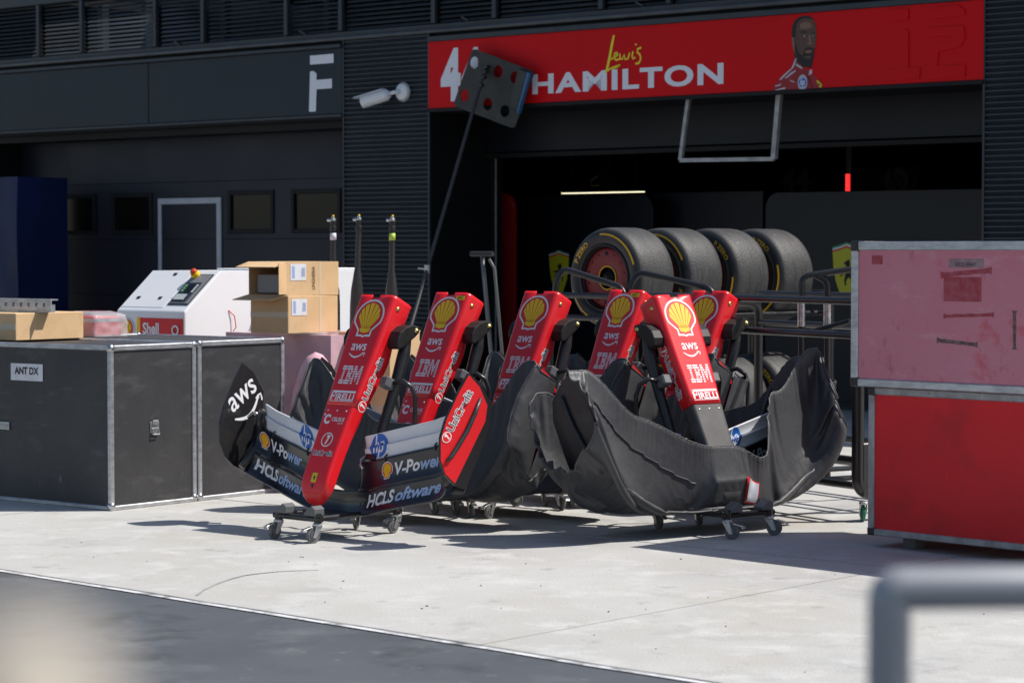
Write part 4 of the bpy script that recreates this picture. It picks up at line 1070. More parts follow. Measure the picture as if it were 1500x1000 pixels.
pouch(96, 106, 13, 30, .016, (1.0, 1.2)).build('label_pouch', 'label_pouch', root, smooth=True)
# ================================================================== FLIGHT CASES
def flight_case(name, label, loc, yaw, L, D, H, panel, edge='alu', ew=.028, feet=0.0, group=None, lid=None, corner='alu', proud=.004):
    "x along the front, y backwards, origin on the ground at the front right corner (x runs to negative for left cases)"
    t = thing(name, label, 'flight case', loc, yaw, group=group)
    x0, x1 = min(0, L), max(0, L)
    z0 = feet
    tree_box('body', (x0 + .006, .006, z0 + .006), (x1 - .006, D - .006, H - .006), panel, t)
    for y in (0, D):
        for z in (z0, H):
            ya, yb = (y - proud, y + ew) if y == 0 else (y - ew, y + proud)
            za, zb = (z - proud + .004, z + ew) if z == z0 else (z - ew, z + proud)
            tree_box('edge_rail', (x0 + .02, ya, za), (x1 - .02, yb, zb), edge, t, bevel=.005)
    for x in (x0, x1):
        xa, xb = (x - proud, x + ew) if x == x0 else (x - ew, x + proud)
        for y in (0, D):
            ya, yb = (y - proud - .001, y + ew + .001) if y == 0 else (y - ew - .001, y + proud + .001)
            tree_box('edge_rail', (xa, ya, z0 + .02), (xb, yb, H - .02), edge, t, bevel=.005)
        for z in (z0, H):
            za, zb = (z - proud + .003, z + ew + .001) if z == z0 else (z - ew - .001, z + proud + .001)
            tree_box('edge_rail', (xa - .001, .02, za), (xb + .001, D - .02, zb), edge, t, bevel=.005)
            for y in (0, D):
                ya, yb = (y - proud - .003, y + ew + .006) if y == 0 else (y - ew - .006, y + proud + .003)
                sx = (xa - .003, xb + .006) if x == x0 else (xa - .006, xb + .003)
                sz = (za, zb + .005) if z == z0 else (za - .005, zb + .002)
                tree_box('corner_cap', (sx[0], ya, sz[0]), (sx[1], yb, sz[1]), corner, t, bevel=.008, seg=2)
    if feet:
        for x in (x0 + .2, x1 - .2):
            for y in (.12, D - .12):
                tree_box('foot', (x - .04, y - .04, 0), (x + .04, y + .04, feet + .001), 'grey_plastic', t, bevel=.005)
    return t
cA = G(163, 748); YC = YAW + R(3)
HC = .975
ca = flight_case('flight_case', 'black flight case with ANT DX sign on its front, far left', cA, YC, -1.35, .70, HC, 'case_black', ew=.026, group='black flight cases')
# parts on case A : recessed front panel, label, latches
lab = Decal().add(rect2d(-.15, -.052, .15, .052), 'label_white').add(shift(text2d('ANT DX', .042, .225, bold=.03), 0, -.012), 'black_ink', 1)
def loc_px(px, py, o, y=0.0):
    "pixel to the local x, z of a thing's plane y"
    inv = Matrix.Rotation(-o.rotation_euler.z, 3, 'Z'); d = inv @ ray(px, py); c = inv @ (CAMP - o.location)
    k = (y - c.y) / d.y; p = c + d * k; return p.x, p.z
lx, lz = loc_px(38.5, 545, ca)
lab.build('label_plate', lambda x, z, q: (lx + x * .98, .0055 - .0005 - q, lz + z), ca, step=.002)
bx, bz = loc_px(38, 531, ca)
MB().prism([(bx - .12, bz - .006), (bx - .02, bz - .011), (bx + .09, bz - .006), (bx + .10, bz + .006), (bx, bz + .01), (bx - .10, bz + .007)], lambda x, z, q: (x, .006 - q, z), 0, .002).build('tape_residue', 'case_black', ca)
lx2, lz2 = loc_px(6, 623, ca)
MB().box((lx2 - .05, -.006, lz2 - .025), (lx2 + .05, .004, lz2 + .025)).box((lx2 - .035, -.012, lz2 - .008), (lx2 + .035, -.006, lz2 + .008)).build('latch', 'zinc', ca, bevel=.002)
def end_latch(o, y, z, x):
    t = MB().box((x - .001, y - .036, z - .035), (x + .006, y + .036, z + .03)); t.box((x + .006, y - .022, z + .012), (x + .013, y + .022, z + .04)); t.box((x + .006, y - .03, z - .045), (x + .011, y + .03, z - .005))
    t.tube([(x + .012, y - .024, z - .012), (x + .02, y - .024, z - .045), (x + .02, y + .024, z - .045), (x + .012, y + .024, z - .012)], .004, 6)
    return t.build('butterfly_latch', 'zinc', o, bevel=.002)
def side_px(px, py, o, x=0.0):
    inv = Matrix.Rotation(-o.rotation_euler.z, 3, 'Z'); d = inv @ ray(px, py); c = inv @ (CAMP - o.location)
    k = (x - c.x) / d.x; p = c + d * k; return p.y, p.z
ly, lz = side_px(227, 625, ca, 0)
end_latch(ca, ly, lz, -.006)
pN = Matrix.Rotation(YC, 3, 'Z') @ Vector((0, 1, 0)); pU = Matrix.Rotation(YC, 3, 'Z') @ Vector((1, 0, 0))
cB = cA + pN * .725 + pU * .0
cb = flight_case('flight_case', 'black flight case directly behind the one with the ANT DX sign', cB, YC, -1.35, .76, HC + .004, 'case_black', ew=.026, group='black flight cases')
for o_, H_, D_ in ((ca, HC, .70), (cb, HC + .004, .76)):
    for x_ in (-.012, -1.338):
        for y_ in (.012, D_ - .012):
            for z_ in (.016, H_ - .012):
                MB().lathe([(0, -.026)] + [(.026 * math.sin(math.pi * q / 8), -.026 * math.cos(math.pi * q / 8)) for q in range(1, 8)] + [(0, .026)], 12, c=(x_, y_, z_ + .010 if z_ < .1 else z_)).build('corner_ball', 'steel', o_, smooth=True)
# red flight cases at the right
cR = G(1272, 800); YR = math.atan2(-.72, .694)
lower = flight_case('flight_case', 'bright red lower flight case under the faded pink one, far right', cR, YR, 1.9, .85, .83, 'case_red', edge='alu_dull', ew=.035, feet=.062, group='stacked red flight cases', corner='black_paint')
rN = Matrix.Rotation(YR, 3, 'Z') @ Vector((0, 1, 0)); rU = Matrix.Rotation(YR, 3, 'Z') @ Vector((1, 0, 0))
cP = cR - rU * .095 - rN * .03 + Vector((0, 0, .836))
upper = flight_case('flight_case', 'faded pink upper flight case with tape residue, stacked at the far right', cP, YR, 2.05, .9, .75, 'case_pink', edge='alu', ew=.042, group='stacked red flight cases', corner='black_paint')
for (px0, py0, px1, py1, m, w) in ((1378, 403, 1453, 396, 'tape_red', .026), (1382, 463, 1456, 461, 'tape_red', .018), (1372, 498, 1432, 505, 'tape_brown', .022), (1486, 455, 1486, 512, 'tape_brown', .022)):
    a = loc_px(px0, py0, upper, .005); b = loc_px(px1, py1, upper, .005)
    n_ = 14; pts = [(a[0] + (b[0]-a[0])*i/n_, a[1] + (b[1]-a[1])*i/n_ + noise.noise(Vector((i*.8, px0, 0)))*.004) for i in range(n_+1)]
    tp = [1.5 if i in (0, n_) else .8 + .5*abs(noise.noise(Vector((i*.9, py0, 1)))) for i in range(n_+1)]
    Decal().add(stroke2d(pts, w, tp), m).build('tape_residue', lambda x, z, q: (x, .0058 - q, z), upper, step=.001)
for (px0, py0, px1, py1, m) in ((1382, 406, 1438, 441, 'tape_red'), (1277, 374, 1293, 387, 'tape_red'), (1390, 379, 1441, 392, 'paper_old')):
    a = loc_px(px0, py1, upper, .005); b = loc_px(px1, py0, upper, .005)
    Decal().add(rect2d(a[0], a[1], b[0], b[1]), m).build('sticker_trace', lambda x, z, q: (x, .0058 - q, z), upper, step=.0006)
hx, hz = loc_px(1415, 388, upper, .005)
Decal().add(text2d('RED 9047', .020, .13, bold=.0, shear=.2), 'hand_ink').build('hand_lettering', lambda x, z, q: (hx + x, .0058 - q, hz + z - .008), upper, step=.0016)
for k in range(14):
    MB().lathe([(0, -.0026), (.004, -.002), (.005, .001)], 8, 'y').build('rivet', 'steel', lower, loc=(.06 + k * .13, -.0045, .83 - .017))

# ================================================================== TYRES
TW, TR = .40, .36
def make_tyre(root, face=-1):
    "axis along x, visible face on -x"
    h = TW / 2
    prof = [(.232, -h + .035), (.245, -h + .012), (.275, -h + .002), (.305, -h), (.330, -h + .010), (.348, -h + .030), (.357, -h + .055), (TR, -h + .085), (TR + .001, 0), (TR, h - .085), (.357, h - .055), (.348, h - .03), (.330, h - .01), (.305, h), (.275, h - .002), (.245, h - .012), (.232, h - .035)]
    mb = MB(); nP = len(prof); seg = 72
    vs = []; 
    for k in range(seg):
        a = 2 * math.pi * k / seg
        for r, x in prof: vs.append((x, r * math.cos(a), r * math.sin(a)))
    for k in range(seg):
        k2 = (k + 1) % seg
        for i in range(nP - 1):
            mb.mi = 1 if 4 < i < nP - 6 else 0
            mb.add([], [])
            mb.f.append((k*nP+i, k2*nP+i, k2*nP+i+1, k*nP+i+1)); mb.m.append(mb.mi)
    mb.v = vs
    ty = mb.build('rubber', ['tyre_side', 'tyre_tread'], root, smooth=True, auto=50)
    MB().lathe([(.243, -h + .02), (.238, -h + .006), (.230, -h + .004), (.224, -h + .03), (.215, -h + .05), (.215, h - .05), (.236, h - .01), (.243, h - .02)], 56, 'x').build('rim', 'rim_dark', root, smooth=True, auto=40)
    cv = MB().lathe([(.082, -h + .052), (.09, -h + .050), (.195, -h + .036), (.212, -h + .045)], 56, 'x').build('wheel_cover', 'rim_red', root, smooth=True, auto=40)
    hb = MB().lathe([(0, -h + .03), (.02, -h + .028), (.03, -h + .04), (.045, -h + .05), (.06, -h + .09), (.082, -h + .09)], 24, 'x').build('hub', 'near_black', root, smooth=True, auto=40)
    MB().lathe([(.078, -h + .046), (.083, -h + .041), (.088, -h + .046)], 40, 'x').build('hub_ring', 'tyre_yellow', root, smooth=True)
    for k in range(14):
        a = 2 * math.pi * k / 14; r_ = .008 if k % 7 else .018
        MB().lathe([(0, -.0045), (r_, -.003), (r_, .003)], 10, 'x').build('bolt_hole', 'near_black', root, loc=(-h + .040, .178 * math.sin(a), .178 * math.cos(a)))
    MB().lathe([(.215, h - .06), (.10, h - .10), (.04, h - .12), (0, h - .12)], 32, 'x').build('inner_disc', 'rim_dark', root, smooth=True)
    # marks on the visible sidewall, bent round it
    def side(x, y, t):
        "x = angle from the top, clockwise as seen from the face; y = radius"
        hh = -h + .0 + (.004 if y < .28 else 0) + (.010 * max(0, (y - .305) / .025) if y > .305 else 0)
        return (hh - .0012 - t, y * math.sin(x), y * math.cos(x))
    def ring_word(w, ang, r, height, span):
        vs_, fs_ = text2d(w, height, span, bold=.03)
        # face looks along -x: to its viewer +y is on the left
        return [(ang - x / r, r - height / 2 + y) for x, y in vs_], fs_
    for w_, ang, sp_ in (('P ZERO', R(50), .21), ('PIRELLI', R(230), .20)):
        Decal().add(ring_word(w_, ang, .288, .034, sp_ * .85), 'tyre_yellow').build('sidewall_lettering', side, root, step=.0006, cut=.06)
    for a0, a1 in ((R(-72), R(6)), (R(108), R(186))):
        n_ = 24; Decal().add(([(a0 + (a1-a0)*i/n_, .306) for i in range(n_+1)] + [(a0 + (a1-a0)*i/n_, .319) for i in range(n_+1)], [(i, i+1, n_+2+i, n_+1+i) for i in range(n_)]), 'tyre_yellow').build('sidewall_arc', side, root, step=.0006, cut=.06)
    return root
AX = math.atan2(.70, .714)       # row direction, right and back
ax = Vector((math.cos(AX), math.sin(AX), 0)); ay = Vector((-math.sin(AX), math.cos(AX), 0))
t1 = at_depth(883, 407, 17.3); t1 += ax * (TW / 2)
ZU, ZL = t1.z, .40
tlab = ['slick tyre with a dark red wheel cover, first of the upper row', 'slick tyre second of the upper row, yellow arc on its sidewall', 'slick tyre third of the upper row, yellow letters at its shoulder', 'slick tyre at the right end of the upper row',
        'lower tyre at the front of the rack, hidden mostly by the nose cones', 'second tyre of the lower row, behind the nose cones', 'lower slick tyre just left of the black cover peak', 'lower slick tyre last of its row, with yellow letters']
proto = None
rots = [R(0), R(-6), R(96), R(80), R(80), R(0), R(75), R(95)]
for i in range(8):
    k = i % 4; z = ZU if i < 4 else ZL
    p = t1 + ax * (.53 * k); p.z = z
    if proto is None: proto = make_tyre(thing('slick_tyre', tlab[0], 'tyre', group='slick tyres on the rack')); o = proto
    else: o = copy_tree(proto)
    o.location = p; o['label'] = tlab[i]
    o.rotation_euler = (Matrix.Rotation(AX, 3, 'Z') @ Matrix.Rotation(rots[i], 3, 'X')).to_euler()
# tyre rack frame round the two rows
rk = thing('tyre_rack', 'black tube tyre rack holding two rows of slicks', 'rack', (t1.x, t1.y, 0), AX)
X0, X1 = -.32, 1.92
def bent(pts, r=.07, n=5):
    "round the corners of a path"
    P_ = [Vector(p) for p in pts]; out = [P_[0]]
    for i in range(1, len(P_) - 1):
        a = (P_[i-1] - P_[i]); b = (P_[i+1] - P_[i]); q = min(r, a.length * .45, b.length * .45)
        A0, B0 = P_[i] + a.normalized() * q, P_[i] + b.normalized() * q
        for k in range(n + 1):
            t = k / n; out.append(A0 * (1-t)**2 + P_[i] * 2*t*(1-t) + B0 * t*t)
    out.append(P_[-1]); return out
for y in (-.26, .26):
    for z in (ZU - .285, ZL - .285):
        MB().tube([(X0, y, z), (X1, y, z)], .022, 10).build('tyre_rail', 'black_paint', rk, smooth=True, auto=40)
for x in (X0, X1):
    MB().tube(bent([(x, -.40, .10), (x, -.40, 1.22), (x, .40, 1.22), (x, .40, .10)], .1), .022, 10).build('end_frame', 'black_paint', rk, smooth=True, auto=40)
    for z in (ZU - .285, ZL - .285): MB().tube([(x, -.378, z), (x, .378, z)], .018, 10).build('cross_bar', 'black_paint', rk, smooth=True, auto=40)
    for y in (-.40, .40): caster_parts(rk, x, y, R(random.uniform(0, 360)), wheel='wheel_green', r=.042, brake=False)
# front rack (empty upper tier) with its rounded end frame beside the red cases
pc = G(1256, 764)
YK = math.atan2(-.86, .51)
fr = thing('tyre_rack', 'empty black tube rack with rounded end frame beside the red cases', 'rack', pc, YK)
RL, RD = 2.3, 1.0
MB().tube(bent([(0, RD, .16), (0, 0, .16), (0, 0, 1.47), (0, RD, 1.47), (0, RD, .165)], .10, 6), .036, 12).build('end_frame', 'black_paint', fr, smooth=True, auto=60)
MB().tube(bent([(-RL, RD, .16), (-RL, 0, .16), (-RL, 0, 1.20), (-RL, RD, 1.20), (-RL, RD, .165)], .10, 6), .03, 12).build('end_frame', 'black_paint', fr, smooth=True, auto=60)
for x in (0, -RL):
    for y in (.02, RD - .02): caster_parts(fr, x + .03, y, R(60 if x == 0 else 200), wheel='wheel_green', r=.05, brake=False)
def fl(px, py, D): return Matrix.Rotation(-YK, 3, 'Z') @ (at_depth(px, py, D) - pc)
for pts in (((814, 480, 16.3), (813, 418, 16.3), (824, 393, 16.3), (912, 421, 16.1), (925, 470, 16.0)), ((921, 480, 16.1), (921, 424, 16.1), (934, 398, 16.1), (1042, 422, 15.9), (1056, 470, 15.8))):
    MB().tube(bent([fl(*q) for q in pts], .06), .021, 10).build('guard_hoop', 'black_paint', fr, smooth=True, auto=60)
for y, zs in ((-.01, (1.255, 1.06)), (RD, (1.255, 1.06))):
    for z in zs: MB().tube([(-.02, y, z), (-RL + .02, y, z)], .022, 10).build('long_rail', 'black_paint', fr, smooth=True, auto=40)
for y in (.03, RD - .03):
    for z in (.20, .345): MB().tube([(-.03, y, z), (-RL + .03, y, z)], .022, 10).build('lower_rail', 'black_paint', fr, smooth=True, auto=40)
for x in (-.45, -.95, -1.5): MB().tube([(x, .03, .20), (x, RD - .03, .20)], .016, 8).build('floor_bar', 'black_paint', fr, smooth=True, auto=40)
tree_box('end_plate', (.02, .01, .14), (.035, .22, .45), 'black_paint', fr, bevel=.01)
# sleeved handles on the far side
for px, py, e in ((1174, 405, (1250, 394)), (1212, 412, (1196, 404))):
    D_ = 14.9
    MB().tube(bent([fl(px, 540, D_), fl(px, py, D_), fl(e[0], e[1], D_)], .06), .021, 10).build('handle', 'black_paint', fr, smooth=True, auto=60)
    MB().tube([fl(px, 478, D_), fl(px, 436, D_)], .025, 12).build('sleeve', 'steel', fr, smooth=True, auto=40)
MB().tube([fl(1180, 488, 14.9), fl(1245, 470, 14.7)], .016, 8).build('strut', 'black_paint', fr, smooth=True, auto=40)
MB().tube([fl(1174, 540, 14.9), fl(1174, 700, 14.9)], .02, 8).build('handle_post', 'black_paint', fr, smooth=True, auto=40)
MB().tube([fl(1212, 540, 14.9), fl(1212, 700, 14.9)], .02, 8).build('handle_post', 'black_paint', fr, smooth=True, auto=40)

# ================================================================== WHITE REFUELLING MACHINE
mc = at_depth(270, 470, 16.9); mc.z = 0
mw, mdp, mz0, mz1, msl = .72, 1.75, 1.112, 1.395, .34
mch = thing('white_machine', 'white equipment unit with sloped control panel and red yellow brand panel', 'machine', mc, YAW + R(1))
prof = [(0, 0.05), (0, mz0), (msl, mz1), (mdp, mz1), (mdp, .05)]
MB().prism(prof, lambda y, z, t: (t, y, z), -mw, 0).build('housing', 'machine_white', mch, bevel=.012, seg=2)
tree_box('top_cover', (-mw * .72, msl + .45, mz1 + .001), (-.01, mdp - .01, mz1 + .016), 'machine_white', mch, bevel=.005)
sl_v = Vector((0, msl, mz1 - mz0)); sl_l = sl_v.length; sl_d = sl_v.normalized(); sl_n = Vector((0, -sl_d.z, sl_d.y))
def on_slope(x, y, t): return Vector((x, 0, mz0)) + sl_d * y + sl_n * t
def slope_box(x0, x1, y0, y1, t0, t1, name, m, par=None, bv=.002):
    return MB().prism([(x0, y0), (x1, y0), (x1, y1), (x0, y1)], on_slope, t0, t1).build(name, m, par or mch, bevel=bv)
fr_ = bpy.data.objects.new('control_panel', None); COL.objects.link(fr_); fr_.parent = mch
slope_box(-.235, -.02, .07, sl_l - .04, .001, .006, 'panel_bezel', 'black_paint', fr_)
slope_box(-.225, -.03, .08, sl_l - .05, .006, .009, 'panel_plate', 'machine_grey', fr_)
slope_box(-.215, -.06, .10, .30, .009, .016, 'keypad', 'screen_dark', fr_)
slope_box(-.16, -.09, .185, .28, .016, .018, 'screen', 'glass_dark', fr_)
for r_ in range(3):
    for c_ in range(5): slope_box(-.205 + c_ * .022, -.187 + c_ * .022, .112 + r_ * .02, .127 + r_ * .02, .016, .020, 'key', 'key_light', fr_, 0)
for r_ in range(4): slope_box(-.082, -.066, .19 + r_ * .022, .206 + r_ * .022, .016, .020, 'key', 'key_light', fr_, 0)
for r_ in range(3): slope_box(-.195, -.178, .20 + r_ * .026, .218 + r_ * .026, .016, .020, 'key', 'key_green', fr_, 0)
ec = on_slope(-.19, .38, .009)
eb = MB().lathe([(0, .03), (.028, .03), (.033, .02), (.033, 0)], 18, 'z').build('emergency_stop', 'estop_yellow', mch, smooth=True, loc=ec, auto=40); eb.rotation_euler = (math.atan2(sl_d.z, sl_d.y), 0, 0)
e2 = MB().lathe([(0, .055), (.02, .052), (.026, .04), (.02, .03), (0, .03)], 18, 'z').build('stop_button', 'estop_red', eb, smooth=True)
for x, y in ((-.60, .14), (-.37, .14), (-.43, .40)): slope_box(x - .018, x + .018, y - .014, y + .014, .001, .006, 'latch', 'black_paint')
Decal().add(rect2d(-.555, .14, -.06, .145), 'machine_grey').build('door_gap', on_slope, mch, step=.0012)
slope_box(-mw + .02, -.26, .04, sl_l - .03, .0005, .0025, 'hatch', 'machine_white', mch)
tree_box('brand_panel', (-.46, -.004, .55), (-.012, .001, mz0 - .048), 'race_red_matt', mch)
tree_box('brand_stripe', (-.495, -.0045, .55), (-.461, .001, mz0 - .048), 'yellow_ink', mch)
md = Decal().logo(shell_logo(), -.605, mz0 - .135, .15).add(shift(text2d('Shell', .075, .17, bold=.03), -.345, mz0 - .158), 'white_ink').add(shift(text2d('V-Power', .07, .24, bold=.02), -.29, mz0 - .26), 'white_ink')
md.build('brand_lettering', lambda x, z, t: (x, -.0046 - t, z), mch, step=.0012)
MB().lathe([(.024, 0), (.036, 0), (.036, .006), (.024, .006)], 20, 'y').build('ring_mark', 'white_ink', mch, loc=(-.085, -.012, mz0 - .13))
MB().tube([(.001, .42, mz1 - .28), (.02, .46, mz1 - .32), (.025, .47, mz1 - .40), (.02, .42, mz1 - .46), (.001, .38, mz1 - .48)], .004, 6).build('wire', 'estop_red', mch, smooth=True)
for x in (-mw + .08, -.08):
    for y in (.1, mdp - .1): MB().lathe([(0, 0), (.035, 0), (.035, .052), (0, .052)], 12, 'z').build('foot', 'rubber', mch, loc=(x, y, 0))

# ================================================================== CARTONS AND SMALL GOODS
def carton(label, loc, yaw, L, D, H, m='cardboard', open_flaps=False, group='cardboard boxes', tape=True, tape_front=False):
    "origin: bottom, front right corner; x runs left (negative)"
    t = thing('cardboard_box', label, 'box', loc, yaw, group=group)
    mb = MB()
    if open_flaps:
        th = .006
        mb.box((-L, th, 0), (0, D, th)); mb.box((-L, th, H - th), (0, D, H)); mb.box((-th, 0, th), (0, D, H - th)); mb.box((-L, D - th, th), (-th, D, H - th)); mb.box((-L, th, th), (-L + th, D - th, H - th))
        mb.build('carton', m, t)
        MB().box((-L, -.12, H - .006), (-.0, .004, H - .001), Matrix.Rotation(R(16), 3, 'X'), (0, 0, H)).build('flap', m, t)
        MB().box((-L, -.15, .0), (-.0, .004, .005), Matrix.Rotation(R(12), 3, 'X'), (0, 0, 0)).build('flap', m, t)
        MB().box((-.005, -.12, .01), (0, .0, H - .01), Matrix.Rotation(R(20), 3, 'Z'), (0, 0, 0)).build('flap', m, t)
        MB().box((-L + .03, .05, .012), (-.02, .12, H * .62)).build('content', 'film', t, bevel=.01)
        MB().box((-L + .04, .06, .012), (-.03, .12, H * .55)).build('content', 'glass_dark', t)
    else:
        mb.box((-L, 0, 0), (0, D, H)).build('carton', m, t, bevel=.004)
        MB().box((-L + .002, -.0012, H * .5 - .02), (-.002, 0, H * .5 + .02)).build('tape', 'tape_clear', t)
    if tape: MB().box((-.0005, D * .62, H * .02), (.0012, D * .66, H * .98)).build('tape', 'tape_clear', t)
    return t
# wrapped pallet under the cartons
pp0 = at_depth(440, 492, 16.2); pp0.z = 0
pal = thing('pallet_load', 'pink film wrapped pallet load below the two stacked cardboard boxes', 'pallet', pp0, YAW)
for k in range(5): tree_box('deck_board', (-.80, .0 + k * .17, .10), (.30, .12 + k * .17, .125), 'wood', pal)
for k in range(3): tree_box('bearer', (-.80, .02 + k * .33, 0.0), (.30, .12 + k * .33, .099), 'wood', pal)
ZP = at_depth(440, 490, 16.2).z
mb = MB()
bmx = bmesh.new(); bmesh.ops.create_cube(bmx, size=1); bmesh.ops.subdivide_edges(bmx, edges=bmx.edges, cuts=14, use_grid_fill=True)
for v in bmx.verts:
    p = Vector((v.co.x * 1.06 - .25, v.co.y * .80 + .41, .127 + (v.co.z + .5) * (ZP - .127)))
    k = noise.noise(p * 5) * .018 + (.5 - abs(noise.noise(p * 9 + Vector((1, 2, 3))))) * .012
    n_ = Vector((v.co.x if abs(v.co.x) > .499 else 0, v.co.y if abs(v.co.y) > .499 else 0, 0))
    v.co = p + n_ * k * 2 - n_ * .03
mb.add([v.co[:] for v in bmx.verts], [tuple(v.index for v in f.verts) for f in bmx.faces]); bmx.free()
mb.build('wrapped_goods', 'film_pink', pal, smooth=True, auto=60)
def sack(label, px, py, D, size, seed, m='pink_cloth'):
    c = at_depth(px, py, D)
    t = thing('sack', label, 'sack', (c.x, c.y, 0), YAW, group='pink sacks')
    top = c.z + size[2] * .5
    def f(s_, v):
        th = 2 * math.pi * s_; z = v
        rr_ = (math.sin(math.pi * min(1, .06 + .94 * v)) ** .45) * (1 - .12 * v)
        p = Vector((math.cos(th) * size[0] * rr_, math.sin(th) * size[1] * rr_, v * top))
        k = 1 + .10 * noise.noise(p * 6 + Vector((seed, 0, 0))) + .07 * (.5 - abs(noise.noise(p * 13 + Vector((0, seed, 0)))))
        return Vector((p.x * k, p.y * k, p.z * (1 + .02 * noise.noise(p * 4))))
    MB().grid(40, 40, f).build('cloth', m, t, smooth=True)
    return t
sack('crumpled pink cloth sack below the cardboard boxes, left of the first nose', 462, 545, 15.5, (.19, .16, .26), 3)
bx2 = at_depth(422, 490, 16.0); bx2.z = ZP + .012
YB = YAW + R(4)
c2 = carton('closed cardboard box with white label, lower one of the stack of two', bx2, YB, .34, .50, .25)
c3 = carton('open cardboard box with flaps out, on top of the other box', bx2 + Vector((-.01, .01, .252)), YB - R(2), .36, .50, .225, open_flaps=True)
for t, zz_ in ((c2, .175), (c3, .155)):
    d = Decal().add(rect2d(-.075, -.055, .075, .055), 'label_white').add(rect2d(-.06, -.04, -.035, .04), 'pale_blue_ink', 1)
    for q in range(5): d.add(rect2d(.03 + q * .007, -.03, .034 + q * .007, .03), 'pale_blue_ink', 1)
    d.build('label', lambda x, z, q: (.0013 + q, .11 + x, zz_ + z), t, step=.001)
Decal().add(shift(text2d('UNGHERIA', .03, .15, bold=0, shear=.2), 0, 0), 'hand_ink').build('hand_lettering', lambda x, z, q: (.0013 + q, .27 - z, .115 + x), c3, step=.001)
# large carton behind the first nose
b4 = at_depth(545, 500, 16.0); b4.z = 0
carton('large plain cardboard box standing behind the first nose cone', b4 + U * .16, YAW, .48, .5, 1.0, tape=False)
# box, bar and wrapped case on the black flight case
b5 = at_depth(23, 500, 15.05); b5.z = HC + .006
t5 = carton('cardboard box on top of the black flight case at the far left', b5, YC, .48, .56, .17, tape=False)
t6 = thing('perforated_bar', 'pale aluminium bar with round holes lying on the cardboard box', 'bar', tuple(b5 - pU * .0 + pN * .1 + Vector((0, 0, .171))), YC)
holes = [[(-.62 + .073 * k + .014 * math.cos(-2 * math.pi * i / 12), .048 + .014 * math.sin(-2 * math.pi * i / 12)) for i in range(12)] for k in range(10)]
MB().prism([(-.68, .012), (.10, .012), (.10, .085), (-.68, .085)], lambda x, z, t: (x, t, z), .10, .108, holes=holes).build('web', 'alu', t6)
MB().box((-.68, .109, .0), (.06, .17, .05)).box((-.68, .1085, .077), (.10, .16, .085)).build('flange', 'alu', t6)
b7 = at_depth(122, 498, 15.75); b7.z = HC + .006
t7 = thing('wrapped_case', 'small red case wrapped in clear plastic on the black flight case', 'case', b7, YC)
MB().box((-.20, 0, 0), (.10, .25, .13)).build('case_body', 'race_red_matt', t7, bevel=.01)
MB().box((-.2012, -.0014, .095), (.1012, .2514, .118)).build('case_band', 'alu', t7)
def wrap(s_, v):
    th = 2 * math.pi * s_; sq = max(abs(math.cos(th)), abs(math.sin(th)))
    k = .165 / sq ** .85; z = v * .165; tp = 1 - .5 * smooth(v, .8, 1.0) ** 2
    p = Vector((-.05 + math.cos(th) * k * tp * 1.12, .125 + math.sin(th) * k * .95 * tp, z))
    return p + Vector((noise.noise(p * 22), noise.noise(p * 20 + Vector((5, 0, 0))), 0)) * .012
MB().grid(48, 14, wrap).build('plastic_wrap', 'film', t7, smooth=True)
b8 = at_depth(152, 490, 16.3); b8.z = 0
t8 = thing('orange_stand', 'small orange marker showing beside the plastic wrapped case', 'marker', b8, YAW)
MB().lathe([(0, 1.10), (.03, 1.09), (.05, .95), (.12, .03), (.2, .03), (.2, 0), (0, 0)], 20, 'z').build('cone', 'orange', t8, smooth=True, auto=40)
# blue tarpaulin bundle by the closed door
a = fac(-30, 262, -.8); b = fac(26, 262, -.8)
tp = thing('covered_crate', 'tall crate under a dark blue tarpaulin at the far left', 'crate', FW((a[0] + b[0]) / 2, -.8, 0), YAW)
hw = (b[0] - a[0]) / 2 + .12; ht = a[1]
def tarp(s_, v):
    # walk round four sides
    per = s_ * 4; sd_ = int(min(3, per)); q = per - sd_
    cs = [(-hw - .5, 0), (hw - .12, 0), (hw - .12, .74), (-hw - .5, .74)]
    x = cs[sd_][0] + (cs[(sd_+1) % 4][0] - cs[sd_][0]) * q; y = cs[sd_][1] + (cs[(sd_+1) % 4][1] - cs[sd_][1]) * q
    z = ht * (1 - v)
    f = .03 * noise.noise(Vector((x * 3, y * 3, z * .8))) + .025 * v * math.sin(x * 14 + 3 * noise.noise(Vector((x, z, 2))))
    return Vector((x, y - f - .05 * v, z + .012))
mb = MB().grid(81, 24, tarp); mb.box((-hw - .49, .01, ht - .02), (hw - .13, .73, ht + .01)); mb.build('tarpaulin', 'tarp_blue', tp, smooth=True, auto=45)
mb = MB().box((-hw - .45, .04, 0), (hw - .17, .69, ht - .03)).build('crate', 'near_black', tp)

